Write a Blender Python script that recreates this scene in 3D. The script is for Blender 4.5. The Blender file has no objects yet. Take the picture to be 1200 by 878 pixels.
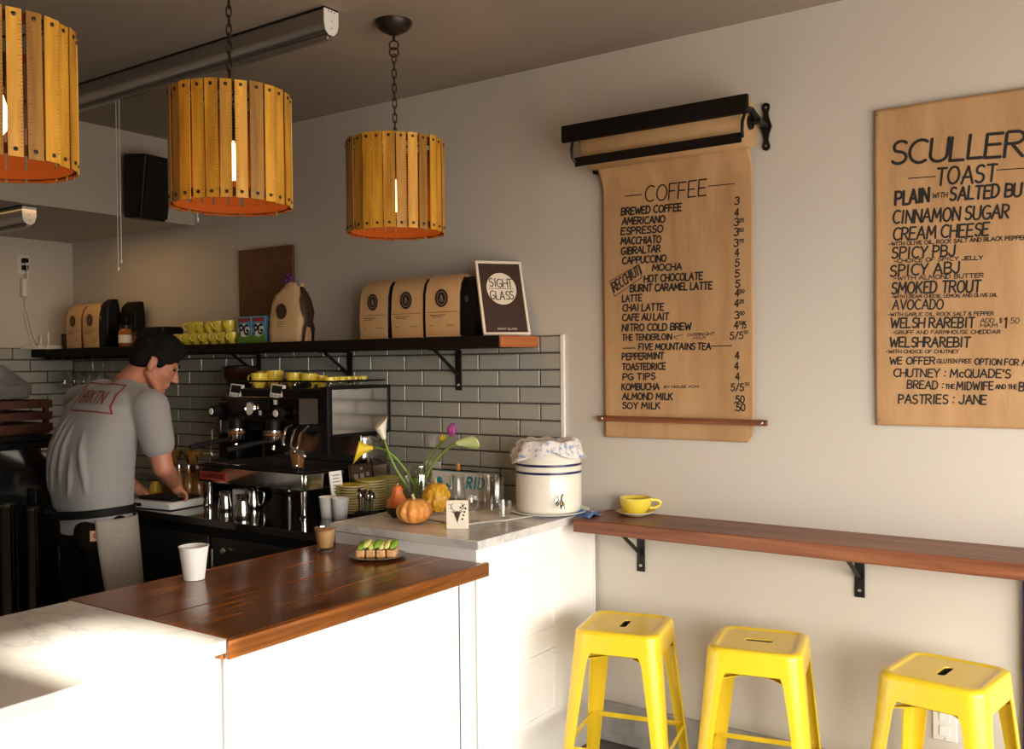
import bpy, bmesh, math, random
from mathutils import Vector, Matrix, Euler, noise
from mathutils.bvhtree import BVHTree
S = bpy.context.scene
COL = S.collection
PI = math.pi
random.seed(7)

# ------------------------------------------------------------------ camera, sky, sun, exposure
F, YAW, PITCH, ROLL, CAMH, CAMD = 1108.25, .6094, -.0129, -.0105, 1.55, 3.3835
def cam_axes():
    fwd = Vector((-math.sin(YAW)*math.cos(PITCH), math.cos(YAW)*math.cos(PITCH), math.sin(PITCH)))
    right = Vector((math.cos(YAW), math.sin(YAW), 0)); up = right.cross(fwd)
    c, s = math.cos(ROLL), math.sin(ROLL)
    return c*right+s*up, -s*right+c*up, fwd
CR, CU, CF = cam_axes()
CP = Vector((0, -CAMD, CAMH))
cd = bpy.data.cameras.new('camera'); cam = bpy.data.objects.new('camera', cd); COL.objects.link(cam)
cd.sensor_width = 36; cd.lens = F*36/1200; cd.clip_start = .05
cam.matrix_world = Matrix(((CR.x, CU.x, -CF.x, CP.x), (CR.y, CU.y, -CF.y, CP.y), (CR.z, CU.z, -CF.z, CP.z), (0, 0, 0, 1)))
S.camera = cam
def AT(px, py, ax, val):
    """the place in the room where the sight line of a photograph pixel meets a plane (ax 0/1/2 = x/y/z)"""
    d = CR*((px-600)/F) - CU*((py-439)/F) + CF
    return CP + d*((val-CP[ax])/d[ax])

w = bpy.data.worlds.new('sky'); S.world = w; w.use_nodes = True
bg = w.node_tree.nodes['Background']; bg.inputs[1].default_value = 16.0
_n = w.node_tree.nodes; _l = w.node_tree.links.new
_tc = _n.new('ShaderNodeTexCoord'); _sx = _n.new('ShaderNodeSeparateXYZ'); _l(_tc.outputs['Generated'], _sx.inputs[0])
_rp = _n.new('ShaderNodeValToRGB'); _mr = _n.new('ShaderNodeMapRange'); _mr.inputs[1].default_value = -1; _l(_sx.outputs[2], _mr.inputs[0]); _l(_mr.outputs[0], _rp.inputs[0])
_e = _rp.color_ramp.elements; _e[0].position = .47; _e[0].color = (.3, .26, .22, 1); _e[1].position = .53; _e[1].color = (1, .955, .88, 1)
_l(_rp.outputs[0], bg.inputs[0])
sd = bpy.data.lights.new('sun', 'SUN'); sun = bpy.data.objects.new('sun', sd); COL.objects.link(sun)
sd.energy = 30; sd.angle = math.radians(3); sd.color = (1, .9, .74)
sun.rotation_euler = Vector((-1, -.0, -.55)).to_track_quat('-Z', 'Y').to_euler(); sun.location = (6, -1, 4)
S.view_settings.view_transform = 'Standard'; S.view_settings.look = 'None'
S.view_settings.exposure = 0.0; S.view_settings.gamma = 1; S.view_settings.use_curve_mapping = False
S.cycles.use_denoising = True
S.cycles.max_bounces = 8; S.cycles.sample_clamp_indirect = 6
S.cycles.caustics_reflective = False; S.cycles.caustics_refractive = False
kd = bpy.data.lights.new('added_warm_fill', 'AREA'); ko = bpy.data.objects.new('added_warm_fill', kd); COL.objects.link(ko)
kd.energy = 2.6; kd.color = (1, .58, .22); kd.size = .7; ko.location = (-4.9, -.62, 2.325); ko.rotation_euler = (0, 0, 0)  # added warm fill under the soffit, no fixture behind it
def portal(loc, rot, sx, sy):
    d = bpy.data.lights.new('window_portal', 'AREA'); o = bpy.data.objects.new('window_portal', d); COL.objects.link(o)
    d.shape = 'RECTANGLE'; d.size = sx; d.size_y = sy; d.cycles.is_portal = True
    o.location = loc; o.rotation_euler = rot

# ------------------------------------------------------------------ materials
def mat(name, col, rough=.5, metal=0., **k):
    m = bpy.data.materials.new(name); m.use_nodes = True
    nt = m.node_tree; b = nt.nodes['Principled BSDF']; L = nt.links.new
    b.inputs['Base Color'].default_value = (*col, 1); b.inputs['Roughness'].default_value = rough; b.inputs['Metallic'].default_value = metal
    if 'spec' in k: b.inputs['Specular IOR Level'].default_value = k['spec']
    if 'coat' in k: b.inputs['Coat Weight'].default_value = k['coat']; b.inputs['Coat Roughness'].default_value = k.get('coatr', .1)
    if 'trans' in k: b.inputs['Transmission Weight'].default_value = k['trans']; b.inputs['IOR'].default_value = k.get('ior', 1.45)
    if 'alpha' in k: b.inputs['Alpha'].default_value = k['alpha']
    if 'emit' in k: b.inputs['Emission Color'].default_value = (*k['emit'], 1); b.inputs['Emission Strength'].default_value = k['es']
    if 'sss' in k: b.inputs['Subsurface Weight'].default_value = k['sss']; b.inputs['Subsurface Radius'].default_value = (.02, .008, .004); b.inputs['Subsurface Scale'].default_value = .3
    if 'sheen' in k: b.inputs['Sheen Weight'].default_value = k['sheen']
    vec = None
    if 'col2' in k or 'bump' in k:
        tc = nt.nodes.new('ShaderNodeTexCoord'); mp = nt.nodes.new('ShaderNodeMapping'); L(tc.outputs['Object'], mp.inputs[0])
        mp.inputs['Scale'].default_value = k.get('scale', (1, 1, 1)); mp.inputs['Rotation'].default_value = k.get('rot', (0, 0, 0))
        vec = mp.outputs[0]
        n = nt.nodes.new('ShaderNodeTexNoise'); L(vec, n.inputs['Vector'])
        n.inputs['Scale'].default_value = k.get('ns', 5); n.inputs['Detail'].default_value = k.get('detail', 6); n.inputs['Roughness'].default_value = k.get('nr', .6)
        n.inputs['Distortion'].default_value = k.get('dist', 0)
        fac = n.outputs['Fac']
    if 'col2' in k:
        r = nt.nodes.new('ShaderNodeValToRGB'); L(fac, r.inputs[0])
        lo, hi = k.get('ramp', (.35, .65))
        r.color_ramp.elements[0].position = lo; r.color_ramp.elements[1].position = hi
        r.color_ramp.elements[0].color = (*col, 1); r.color_ramp.elements[1].color = (*k['col2'], 1)
        if 'col3' in k:
            e = r.color_ramp.elements.new((lo+hi)/2); e.color = (*k['col3'], 1)
        out = r.outputs[0]
        if 'island' in k:
            g = nt.nodes.new('ShaderNodeNewGeometry'); hs = nt.nodes.new('ShaderNodeHueSaturation'); mr = nt.nodes.new('ShaderNodeMapRange')
            L(g.outputs['Random Per Island'], mr.inputs[0]); mr.inputs[3].default_value = 1-k['island']; mr.inputs[4].default_value = 1+k['island']
            L(mr.outputs[0], hs.inputs['Value']); L(out, hs.inputs['Color']); out = hs.outputs[0]
        L(out, b.inputs['Base Color'])
    if 'bump' in k:
        bp = nt.nodes.new('ShaderNodeBump'); bp.inputs['Strength'].default_value = k['bump']; bp.inputs['Distance'].default_value = k.get('bd', .004)
        L(fac, bp.inputs['Height']); L(bp.outputs[0], b.inputs['Normal'])
        if 'coat' in k: pass
    return m
def wood(name, dark, mid, light, axis=0, rough=.35, fine=26, **k):
    sc = [fine, fine, fine]; sc[axis] = 1.3
    return mat(name, dark, rough, col2=light, col3=mid, scale=tuple(sc), ns=1.0, detail=8, nr=.62, dist=.6, ramp=(.28, .75), bump=k.pop('bump', .06), bd=.002, **k)
def marble(name, base, vein, sc=2.2):
    m = mat(name, base, .22); nt = m.node_tree; b = nt.nodes['Principled BSDF']; L = nt.links.new
    tc = nt.nodes.new('ShaderNodeTexCoord'); mp = nt.nodes.new('ShaderNodeMapping'); L(tc.outputs['Object'], mp.inputs[0])
    mp.inputs['Rotation'].default_value = (.2, .3, .65); mp.inputs['Scale'].default_value = (1, 2.4, 1.4)
    n = nt.nodes.new('ShaderNodeTexNoise'); L(mp.outputs[0], n.inputs['Vector']); n.inputs['Scale'].default_value = sc; n.inputs['Detail'].default_value = 9
    n.inputs['Distortion'].default_value = .5; n.inputs['Roughness'].default_value = .62
    r = nt.nodes.new('ShaderNodeValToRGB'); L(n.outputs[0], r.inputs[0]); e = r.color_ramp.elements
    e[0].position = .34; e[0].color = tuple(.92*c for c in base)+(1,); e[1].position = .62; e[1].color = (*base, 1)
    a = e.new(.485); a.color = tuple(.5*base[i]+.5*vein[i] for i in range(3))+(1,); a = e.new(.46); a.color = tuple(.75*base[i]+.25*vein[i] for i in range(3))+(1,); a = e.new(.51); a.color = tuple(.8*base[i]+.2*vein[i] for i in range(3))+(1,)
    L(r.outputs[0], b.inputs['Base Color'])
    return m

M = {}
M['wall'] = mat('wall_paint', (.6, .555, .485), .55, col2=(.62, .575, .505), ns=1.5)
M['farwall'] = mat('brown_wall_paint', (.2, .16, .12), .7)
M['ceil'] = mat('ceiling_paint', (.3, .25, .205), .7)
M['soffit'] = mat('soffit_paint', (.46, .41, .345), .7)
M['floor'] = mat('dark_floor', (.05, .042, .036), .5, col2=(.11, .095, .085), ns=6)
M['concrete'] = mat('concrete', (.3, .29, .27), .8, col2=(.42, .41, .39), ns=14, bump=.1)
M['cab'] = mat('white_cabinet_paint', (.9, .885, .86), .45)
M['tile'] = mat('grey_glazed_tile', (.4, .395, .345), .16, col2=(.44, .43, .375), ns=4)
M['grout'] = mat('dark_grout', (.06, .055, .05), .9)
M['edge'] = mat('white_edge_trim', (.85, .84, .8), .4)
M['marble'] = marble('pale_marble', (.69, .675, .645), (.27, .28, .3))
M['walnut'] = wood('walnut_counter', (.04, .01, .0025), (.19, .058, .01), (.42, .155, .03), axis=1, rough=.22, fine=20, coat=.1, coatr=.15, spec=.35)
M['walnutx'] = wood('walnut_bar', (.055, .015, .006), (.21, .068, .027), (.37, .14, .062), axis=0, rough=.42, fine=24)
M['shelfwood'] = wood('shelf_wood', (.006, .003, .002), (.012, .005, .003), (.02, .008, .004), axis=0, rough=.6, fine=24)
M['lit_end'] = wood('lit_shelf_end', (.3, .075, .02), (.42, .12, .035), (.5, .17, .055), axis=1, rough=.5, fine=30)  # bright orange carries the light falling on the shelf end
M['black'] = mat('black_paint', (.004, .0035, .0035), .5, spec=.25)
M['blackwood'] = wood('black_brown_wood', (.004, .003, .002), (.01, .006, .004), (.014, .008, .005), axis=0, rough=.7, spec=.15)
M['iron'] = mat('black_iron', (.02, .018, .017), .4, .7)
M['blackgloss'] = mat('black_gloss', (.01, .01, .01), .08, coat=.5)
M['rubber'] = mat('black_rubber', (.005, .005, .005), .7, spec=.25)
M['steel'] = mat('polished_steel', (.6, .58, .55), .12, 1)
M['brushed'] = mat('brushed_steel', (.5, .49, .47), .3, 1)
M['fascia'] = mat('dark_steel', (.2, .185, .17), .18, 1)
M['chrome'] = mat('chrome', (.8, .8, .8), .06, 1)
M['alu'] = mat('grey_fascia', (.42, .39, .36), .28, .9)
M['whiteplastic'] = mat('white_plastic', (.78, .77, .73), .4)
M['yellow'] = mat('yellow_enamel', (.86, .6, .022), .3, coat=.4, coatr=.15)
M['yellowcer'] = mat('yellow_glaze', (.8, .63, .07), .2, coat=.5)
M['cream'] = mat('cream_glaze', (.86, .82, .66), .2, coat=.4)
M['coffee'] = mat('coffee', (.16, .06, .02), .15)
M['latte'] = mat('milky_coffee', (.72, .42, .18), .4)
M['crema'] = mat('crema', (.62, .3, .1), .35)
M['paper'] = mat('kraft_paper', (.43, .245, .108), .75, col2=(.52, .315, .15), scale=(7, 7, 1.6), ns=1.6, bump=.5, bd=.014, detail=5)
M['paperroll'] = mat('kraft_paper_roll', (.44, .27, .125), .7, col2=(.48, .3, .14), ns=30)
M['ink'] = mat('black_marker_ink', (.012, .01, .01), .7)
M['kraft'] = mat('kraft_bag_paper', (.6, .38, .18), .65, col2=(.66, .43, .22), ns=8, bump=.25, bd=.006)
M['kraftdark'] = mat('kraft_bag_brown', (.045, .02, .011), .6)
M['redbrown'] = mat('red_brown_side', (.22, .04, .012), .6)
M['stickwood'] = mat('yardstick_wood', (.29, .12, .006), .45, col2=(.64, .325, .03), scale=(14, 14, 1.4), ns=2, island=.34, ramp=(.3, .7), coat=.1)
M['bulb'] = mat('glowing_bulb', (1, .75, .4), .3, emit=(1, .62, .25), es=14)
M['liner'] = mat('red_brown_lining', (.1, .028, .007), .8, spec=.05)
M['bronze'] = mat('dark_bronze', (.035, .024, .018), .4, .6)
def clearmat(name, tint, f):
    m = bpy.data.materials.new(name); m.use_nodes = True; nt = m.node_tree; nt.nodes.clear(); L = nt.links.new
    o = nt.nodes.new('ShaderNodeOutputMaterial'); t = nt.nodes.new('ShaderNodeBsdfTransparent'); g = nt.nodes.new('ShaderNodeBsdfGlossy'); mx = nt.nodes.new('ShaderNodeMixShader'); lw = nt.nodes.new('ShaderNodeLayerWeight')
    t.inputs[0].default_value = (*tint, 1); g.inputs['Roughness'].default_value = .06; g.inputs['Color'].default_value = (1, 1, 1, 1); lw.inputs[0].default_value = f
    mu = nt.nodes.new('ShaderNodeMath'); mu.operation = 'MULTIPLY_ADD'; mu.inputs[1].default_value = .3; mu.inputs[2].default_value = .05; L(lw.outputs['Facing'], mu.inputs[0]); L(mu.outputs[0], mx.inputs[0])
    L(t.outputs[0], mx.inputs[1]); L(g.outputs[0], mx.inputs[2]); L(mx.outputs[0], o.inputs[0]); return m
M['glass'] = clearmat('clear_glass', (.965, .97, .96), .36); M['water'] = clearmat('water', (.96, .97, .95), .25)
M['plasticclear'] = mat('clear_plastic', (.8, .8, .78), .2, trans=.9, ior=1.15)
M['amber'] = mat('amber_glass', (.34, .15, .04), .08, trans=.3)
M['smoke'] = mat('smoked_hopper', (.05, .018, .008), .1)
M['skin'] = mat('skin', (.47, .195, .115), .5, sss=.15)
M['hair'] = mat('black_hair', (.006, .005, .004), .85, spec=.2)
M['shirt'] = mat('grey_marl_cotton', (.27, .262, .255), .9, col2=(.31, .3, .295), ns=140, sheen=.2)
M['apron'] = mat('grey_linen', (.3, .272, .235), .9, col2=(.34, .31, .27), scale=(1, 1, 1), ns=60, bump=.1)
M['denim'] = mat('black_brown_denim', (.005, .0038, .0032), .9, spec=.15, col2=(.008, .0055, .0045), ns=50)
M['redink'] = mat('dark_red_print', (.24, .018, .018), .8)
M['tan'] = mat('tan_leather', (.45, .25, .14), .6)
M['orangeg'] = mat('orange_gourd_skin', (.75, .27, .05), .4, col2=(.8, .42, .12), ns=9, bump=.3)
M['yellowg'] = mat('yellow_gourd_skin', (.72, .4, .03), .45, col2=(.62, .32, .02), ns=30, bump=.5)
M['redg'] = mat('red_orange_gourd_skin', (.6, .13, .03), .4, col2=(.7, .22, .05), ns=10)
M['dkgreen'] = mat('dark_green_gourd_skin', (.02, .022, .012), .45)
M['stem'] = mat('pale_stem', (.5, .4, .2), .7)
M['leafg'] = mat('stem_green', (.2, .34, .05), .5)
M['petalw'] = mat('white_petal', (.85, .8, .68), .5, sss=.1)
M['petaly'] = mat('yellow_petal', (.85, .6, .03), .5, sss=.1)
M['petalp'] = mat('purple_petal', (.36, .06, .26), .5, sss=.1)
M['petalg'] = mat('green_white_petal', (.6, .7, .3), .5, sss=.1)
M['stone'] = mat('cream_stoneware', (.83, .79, .68), .22, coat=.5)
M['blueband'] = mat('navy_glaze', (.012, .015, .085), .3)
M['cloth'] = mat('white_cloth', (.84, .8, .74), .9, col2=(.78, .72, .64), ns=14, bump=.3)
M['clothblue'] = mat('blue_pattern_cloth', (.82, .79, .75), .9, col2=(.3, .4, .6), ns=55, ramp=(.52, .6), detail=5)
M['blue'] = mat('blue_cloth', (.1, .2, .42), .9)
M['card'] = mat('cream_card', (.82, .74, .6), .7)
M['white'] = mat('white_card', (.85, .84, .81), .6)
M['teal'] = mat('turquoise_print', (.03, .45, .62), .6)
M['bread'] = mat('toast_crumb', (.6, .3, .1), .8, col2=(.68, .42, .2), ns=40, bump=.4)
M['crust'] = mat('toast_crust', (.2, .07, .02), .8)
M['avo'] = mat('avocado_flesh', (.52, .62, .12), .45, col2=(.72, .68, .25), ns=18)
M['avod'] = mat('avocado_edge', (.2, .36, .03), .5)
M['redplate'] = mat('red_badge', (.42, .05, .035), .4)
M['skyblue'] = mat('tea_box_blue', (.1, .33, .55), .5)
M['grass'] = mat('tea_box_green', (.12, .3, .03), .5)
M['redband'] = mat('tea_box_red', (.4, .02, .03), .5)
M['purple'] = mat('purple_flower', (.12, .015, .12), .7)
M['cork'] = mat('brown_board', (.1, .035, .012), .6, col2=(.16, .06, .02), scale=(3, 3, 10), ns=5)
M['crate'] = wood('crate_wood', (.05, .014, .006), (.085, .026, .01), (.12, .04, .016), axis=0, rough=.7)
M['jarfill'] = mat('amber_jar_fill', (.3, .1, .02), .2)
M['navy'] = mat('navy_paint', (.012, .01, .06), .5)
M['greenmetal'] = mat('dark_grey_panel', (.016, .016, .015), .35)

# ------------------------------------------------------------------ mesh builder
class MB:
    def __init__(s): s.v = []; s.f = []; s.M = Matrix.Identity(4)
    def at(s, loc=(0, 0, 0), rot=(0, 0, 0), sc=(1, 1, 1)):
        s.M = Matrix.LocRotScale(Vector(loc), Euler(rot), Vector(sc)); return s
    def add(s, vs, fs):
        n = len(s.v); flip = s.M.determinant() < 0
        s.v += [tuple(s.M @ Vector(p)) for p in vs]
        s.f += [tuple(n+i for i in (reversed(f) if flip else f)) for f in fs]; return s
    def box(s, x0, x1, y0, y1, z0, z1):
        vs = [(x, y, z) for z in (z0, z1) for y in (y0, y1) for x in (x0, x1)]
        return s.add(vs, [(0, 2, 3, 1), (4, 5, 7, 6), (0, 1, 5, 4), (1, 3, 7, 5), (3, 2, 6, 7), (2, 0, 4, 6)])
    def cbox(s, c, d):
        return s.box(c[0]-d[0]/2, c[0]+d[0]/2, c[1]-d[1]/2, c[1]+d[1]/2, c[2]-d[2]/2, c[2]+d[2]/2)
    def lathe(s, prof, n=32, sx=1, sy=1, wob=None):
        """prof: (r, z) from bottom to top; r = 0 at an end closes it"""
        vs = []; fs = []; idx = []
        for r, z in prof:
            if r <= 1e-6: idx.append([len(vs)]); vs.append((0, 0, z))
            else:
                row = []
                for i in range(n):
                    a = 2*PI*i/n; q = r*(wob(a, z) if wob else 1)
                    row.append(len(vs)); vs.append((q*math.cos(a)*sx, q*math.sin(a)*sy, z))
                idx.append(row)
        for A, B in zip(idx, idx[1:]):
            if len(A) == 1 and len(B) == 1: continue
            for i in range(n):
                j = (i+1) % n
                if len(A) == 1: fs.append((A[0], B[j], B[i]))
                elif len(B) == 1: fs.append((A[i], A[j], B[0]))
                else: fs.append((A[i], A[j], B[j], B[i]))
        return s.add(vs, fs)
    def tube(s, pts, r, n=10, caps=True, closed=False):
        pts = [Vector(p) for p in pts]; R = r if isinstance(r, (list, tuple)) else [r]*len(pts)
        vs = []; fs = []; m = len(pts); up = None
        for i, p in enumerate(pts):
            if closed: t = pts[(i+1) % m]-pts[i-1]
            else: t = pts[min(i+1, m-1)]-pts[max(i-1, 0)]
            t.normalize()
            if up is None:
                up = Vector((0, 0, 1)) if abs(t.z) < .9 else Vector((1, 0, 0))
            a = t.cross(up)
            if a.length < 1e-6: a = t.orthogonal()
            a.normalize(); b = a.cross(t).normalized(); up = b
            for k in range(n):
                q = 2*PI*k/n; vs.append(p+(a*math.cos(q)+b*math.sin(q))*R[i])
        for i in range(m if closed else m-1):
            i2 = (i+1) % m
            for k in range(n):
                k2 = (k+1) % n; fs.append((i*n+k, i*n+k2, i2*n+k2, i2*n+k))
        if caps and not closed:
            fs.append(tuple(range(n))[::-1]); fs.append(tuple((m-1)*n+k for k in range(n)))
        return s.add(vs, fs)
    def cyl(s, p0, p1, r, n=20): return s.tube([p0, p1], r, n)
    def prism(s, poly, z0, z1):
        n = len(poly); vs = [(x, y, z0) for x, y in poly]+[(x, y, z1) for x, y in poly]
        fs = [tuple(range(n))[::-1], tuple(range(n, 2*n))]+[(i, (i+1) % n, n+(i+1) % n, n+i) for i in range(n)]
        return s.add(vs, fs)
    def loft(s, rings, cap0=True, cap1=True, closed=True):
        n = len(rings[0]); vs = [p for r in rings for p in r]; fs = []
        for i in range(len(rings)-1):
            for k in range(n if closed else n-1):
                k2 = (k+1) % n; fs.append((i*n+k, i*n+k2, (i+1)*n+k2, (i+1)*n+k))
        if cap0: fs.append(tuple(range(n))[::-1])
        if cap1: fs.append(tuple((len(rings)-1)*n+k for k in range(n)))
        return s.add(vs, fs)
    def grid(s, fn, nu, nv):
        vs = [fn(i/nu, j/nv) for j in range(nv+1) for i in range(nu+1)]; a = nu+1
        return s.add(vs, [(j*a+i, j*a+i+1, (j+1)*a+i+1, (j+1)*a+i) for j in range(nv) for i in range(nu)])
    def ell(s, c, r, n=24, m=14, rot=None):
        prof = [(math.sin(PI*i/m), -math.cos(PI*i/m)) for i in range(m+1)]; prof[0] = (0, -1); prof[-1] = (0, 1)
        old = s.M; R = rot.to_4x4() if rot is not None else Matrix.Identity(4)
        s.M = old @ Matrix.Translation(c) @ R @ Matrix.Diagonal((*r, 1)); s.lathe(prof, n); s.M = old; return s
    def capsule(s, p0, p1, r0, r1, n=18):
        p0 = Vector(p0); p1 = Vector(p1); d = (p1-p0); L = d.length; q = d.to_track_quat('Z', 'Y').to_matrix().to_4x4()
        prof = [(r0*math.sin(PI/2*i/5), -r0*math.cos(PI/2*i/5)) for i in range(6)]+[(r1*math.cos(PI/2*i/5), L+r1*math.sin(PI/2*i/5)) for i in range(6)]
        prof[0] = (0, -r0); prof[-1] = (0, L+r1)
        old = s.M; s.M = old @ Matrix.Translation(p0) @ q; s.lathe(prof, n); s.M = old; return s
def rrect(w, d, r, n=6, z=0, cx=0, cy=0):
    out = []
    for sx, sy, a0 in ((1, 1, 0), (-1, 1, PI/2), (-1, -1, PI), (1, -1, 3*PI/2)):
        for i in range(n+1):
            a = a0+PI/2*i/n; out.append((cx+sx*(w/2-r)+r*math.cos(a), cy+sy*(d/2-r)+r*math.sin(a), z))
    return out

def O(name, mb, m, parent=None, smooth=35, bevel=0, seg=2, loc=None, rot=None, solid=0):
    me = bpy.data.meshes.new(name); me.from_pydata(mb.v, [], mb.f); me.update(calc_edges=True)
    if smooth:
        me.shade_smooth(); me.set_sharp_from_angle(angle=math.radians(smooth))
    me.materials.append(M[m] if isinstance(m, str) else m)
    o = bpy.data.objects.new(name, me); COL.objects.link(o)
    if parent: o.parent = parent
    if loc is not None: o.location = loc
    if rot is not None: o.rotation_euler = rot
    if solid:
        b = o.modifiers.new('thickness', 'SOLIDIFY'); b.thickness = solid; b.offset = 0
    if bevel:
        b = o.modifiers.new('bevel', 'BEVEL'); b.width = bevel; b.segments = seg; b.limit_method = 'ANGLE'; b.angle_limit = math.radians(40)
    return o
def tag(o, label, cat, group=None):
    o['label'] = label; o['category'] = cat
    if group: o['group'] = group
    return o
def E(name, label, cat, loc=(0, 0, 0), rz=0, group=None):
    o = bpy.data.objects.new(name, None); COL.objects.link(o); o.location = loc; o.rotation_euler = (0, 0, rz); o.empty_display_size = .05
    return tag(o, label, cat, group)
def struct(name, mb, m, **k):
    o = O(name, mb, m, **k); o['kind'] = 'structure'; return o
def dup(o, loc=None, rz=None, label=None, group=None, parent=None):
    c = o.copy(); COL.objects.link(c)
    if parent: c.parent = parent
    if loc is not None: c.location = loc
    if rz is not None: c.rotation_euler = (0, 0, rz)
    if label: c['label'] = label
    if group: c['group'] = group
    for ch in [x for x in KIDS.get(o.name, [])] if False else list(o.children): dup(ch, parent=c)
    return c
ORD = ['', 'first', 'second', 'third', 'fourth', 'fifth', 'sixth', 'seventh', 'eighth', 'ninth', 'tenth', 'eleventh', 'twelfth', 'thirteenth']

# ------------------------------------------------------------------ hand lettering made of pen strokes
def arc(cx, cy, rx, ry, a0, a1, n=10):
    return [(cx+rx*math.cos(math.radians(a0+(a1-a0)*i/n)), cy+ry*math.sin(math.radians(a0+(a1-a0)*i/n))) for i in range(n+1)]
G = {
 'A': (.66, [[(0, 0), (.33, 1), (.66, 0)], [(.1, .36), (.56, .36)]]),
 'B': (.54, [[(0, 0), (0, 1)], [(0, 1)]+arc(.26, .76, .24, .24, 90, -90, 6)+[(0, .52)], [(0, .52)]+arc(.3, .26, .24, .26, 90, -90, 6)+[(0, 0)]]),
 'C': (.58, [arc(.36, .5, .36, .5, 55, 305, 14)]),
 'D': (.58, [[(0, 0), (0, 1)], [(0, 1)]+arc(.2, .5, .38, .5, 90, -90, 10)+[(0, 0)]]),
 'E': (.48, [[(.48, 1), (0, 1), (0, 0), (.48, 0)], [(0, .52), (.4, .52)]]),
 'F': (.48, [[(.48, 1), (0, 1), (0, 0)], [(0, .52), (.4, .52)]]),
 'G': (.62, [arc(.36, .5, .36, .5, 55, 330, 14)+[(.62, .42), (.38, .42)]]),
 'H': (.56, [[(0, 0), (0, 1)], [(.56, 0), (.56, 1)], [(0, .5), (.56, .5)]]),
 'I': (.2, [[(.1, 0), (.1, 1)]]),
 'J': (.44, [[(.44, 1), (.44, .25)]+arc(.22, .25, .22, .25, 0, -170, 8)]),
 'K': (.54, [[(0, 0), (0, 1)], [(.5, 1), (.02, .45)], [(.16, .58), (.54, 0)]]),
 'L': (.44, [[(0, 1), (0, 0), (.44, 0)]]),
 'M': (.74, [[(0, 0), (.08, 1), (.37, .3), (.66, 1), (.74, 0)]]),
 'N': (.58, [[(0, 0), (0, 1), (.58, 0), (.58, 1)]]),
 'O': (.66, [arc(.33, .5, .33, .5, 90, 450, 18)]),
 'P': (.52, [[(0, 0), (0, 1)], [(0, 1)]+arc(.26, .74, .26, .26, 90, -90, 8)+[(0, .48)]]),
 'Q': (.66, [arc(.33, .5, .33, .5, 90, 450, 18), [(.4, .25), (.68, -.08)]]),
 'R': (.54, [[(0, 0), (0, 1)], [(0, 1)]+arc(.26, .75, .25, .25, 90, -90, 8)+[(0, .5)], [(.2, .5), (.54, 0)]]),
 'S': (.5, [arc(.27, .75, .23, .25, 40, 230, 9)+arc(.24, .26, .25, .26, 75, -145, 10)]),
 'T': (.54, [[(0, 1), (.54, 1)], [(.27, 1), (.27, 0)]]),
 'U': (.56, [[(0, 1), (0, .3)]+arc(.28, .3, .28, .3, 180, 360, 10)+[(.56, 1)]]),
 'V': (.6, [[(0, 1), (.3, 0), (.6, 1)]]),
 'W': (.82, [[(0, 1), (.2, 0), (.41, .75), (.62, 0), (.82, 1)]]),
 'X': (.54, [[(0, 0), (.54, 1)], [(0, 1), (.54, 0)]]),
 'Y': (.56, [[(0, 1), (.28, .48), (.56, 1)], [(.28, .48), (.28, 0)]]),
 'Z': (.52, [[(0, 1), (.52, 1), (0, 0), (.52, 0)]]),
 'c': (.4, [arc(.24, .3, .22, .3, 55, 305, 10)]),
 '0': (.5, [arc(.25, .5, .25, .5, 90, 450, 14)]),
 '1': (.12, [[(0, .85), (.08, 1), (.08, 0)]]),
 '2': (.5, [arc(.25, .74, .24, .26, 170, -35, 8)+[(0, 0), (.5, 0)]]),
 '3': (.48, [arc(.22, .76, .22, .24, 150, -80, 8)+arc(.22, .27, .26, .27, 80, -150, 9)]),
 '4': (.54, [[(.38, 0), (.38, 1), (0, .32), (.54, .32)]]),
 '5': (.5, [[(.46, 1), (.08, 1), (.05, .58)]+arc(.22, .32, .27, .32, 115, -150, 10)]),
 '7': (.48, [[(0, 1), (.48, 1), (.15, 0)]]),
 '/': (.4, [[(0, -.05), (.4, 1.05)]]),
 '-': (.34, [[(0, .45), (.34, .45)]]),
 '.': (.08, [[(.02, .02), (.06, .02)]]),
 ',': (.1, [[(.07, .06), (.0, -.14)]]),
 ':': (.1, [[(.03, .2), (.07, .2)], [(.03, .7), (.07, .7)]]),
 "'": (.08, [[(.05, 1), (.02, .75)]]),
 '$': (.5, [arc(.27, .75, .23, .25, 40, 230, 9)+arc(.24, .26, .25, .26, 75, -145, 10), [(.25, -.1), (.25, 1.1)]]),
 '&': (.6, [[(.6, 0), (.12, .72)]+arc(.27, .82, .16, .18, 200, -60, 8)+arc(.25, .24, .25, .26, 120, 330, 8)+[(.58, .4)]]),
}
def strokes(text, gap=.16, space=.36):
    """pen strokes of a text of cap height 1, and its width"""
    x = 0; out = []
    for ch in text:
        if ch == ' ': x += space; continue
        wd, st = G[ch]
        out += [[(x+a, b) for a, b in s] for s in st]; x += wd+gap
    return out, max(x-gap, .05)
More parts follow.
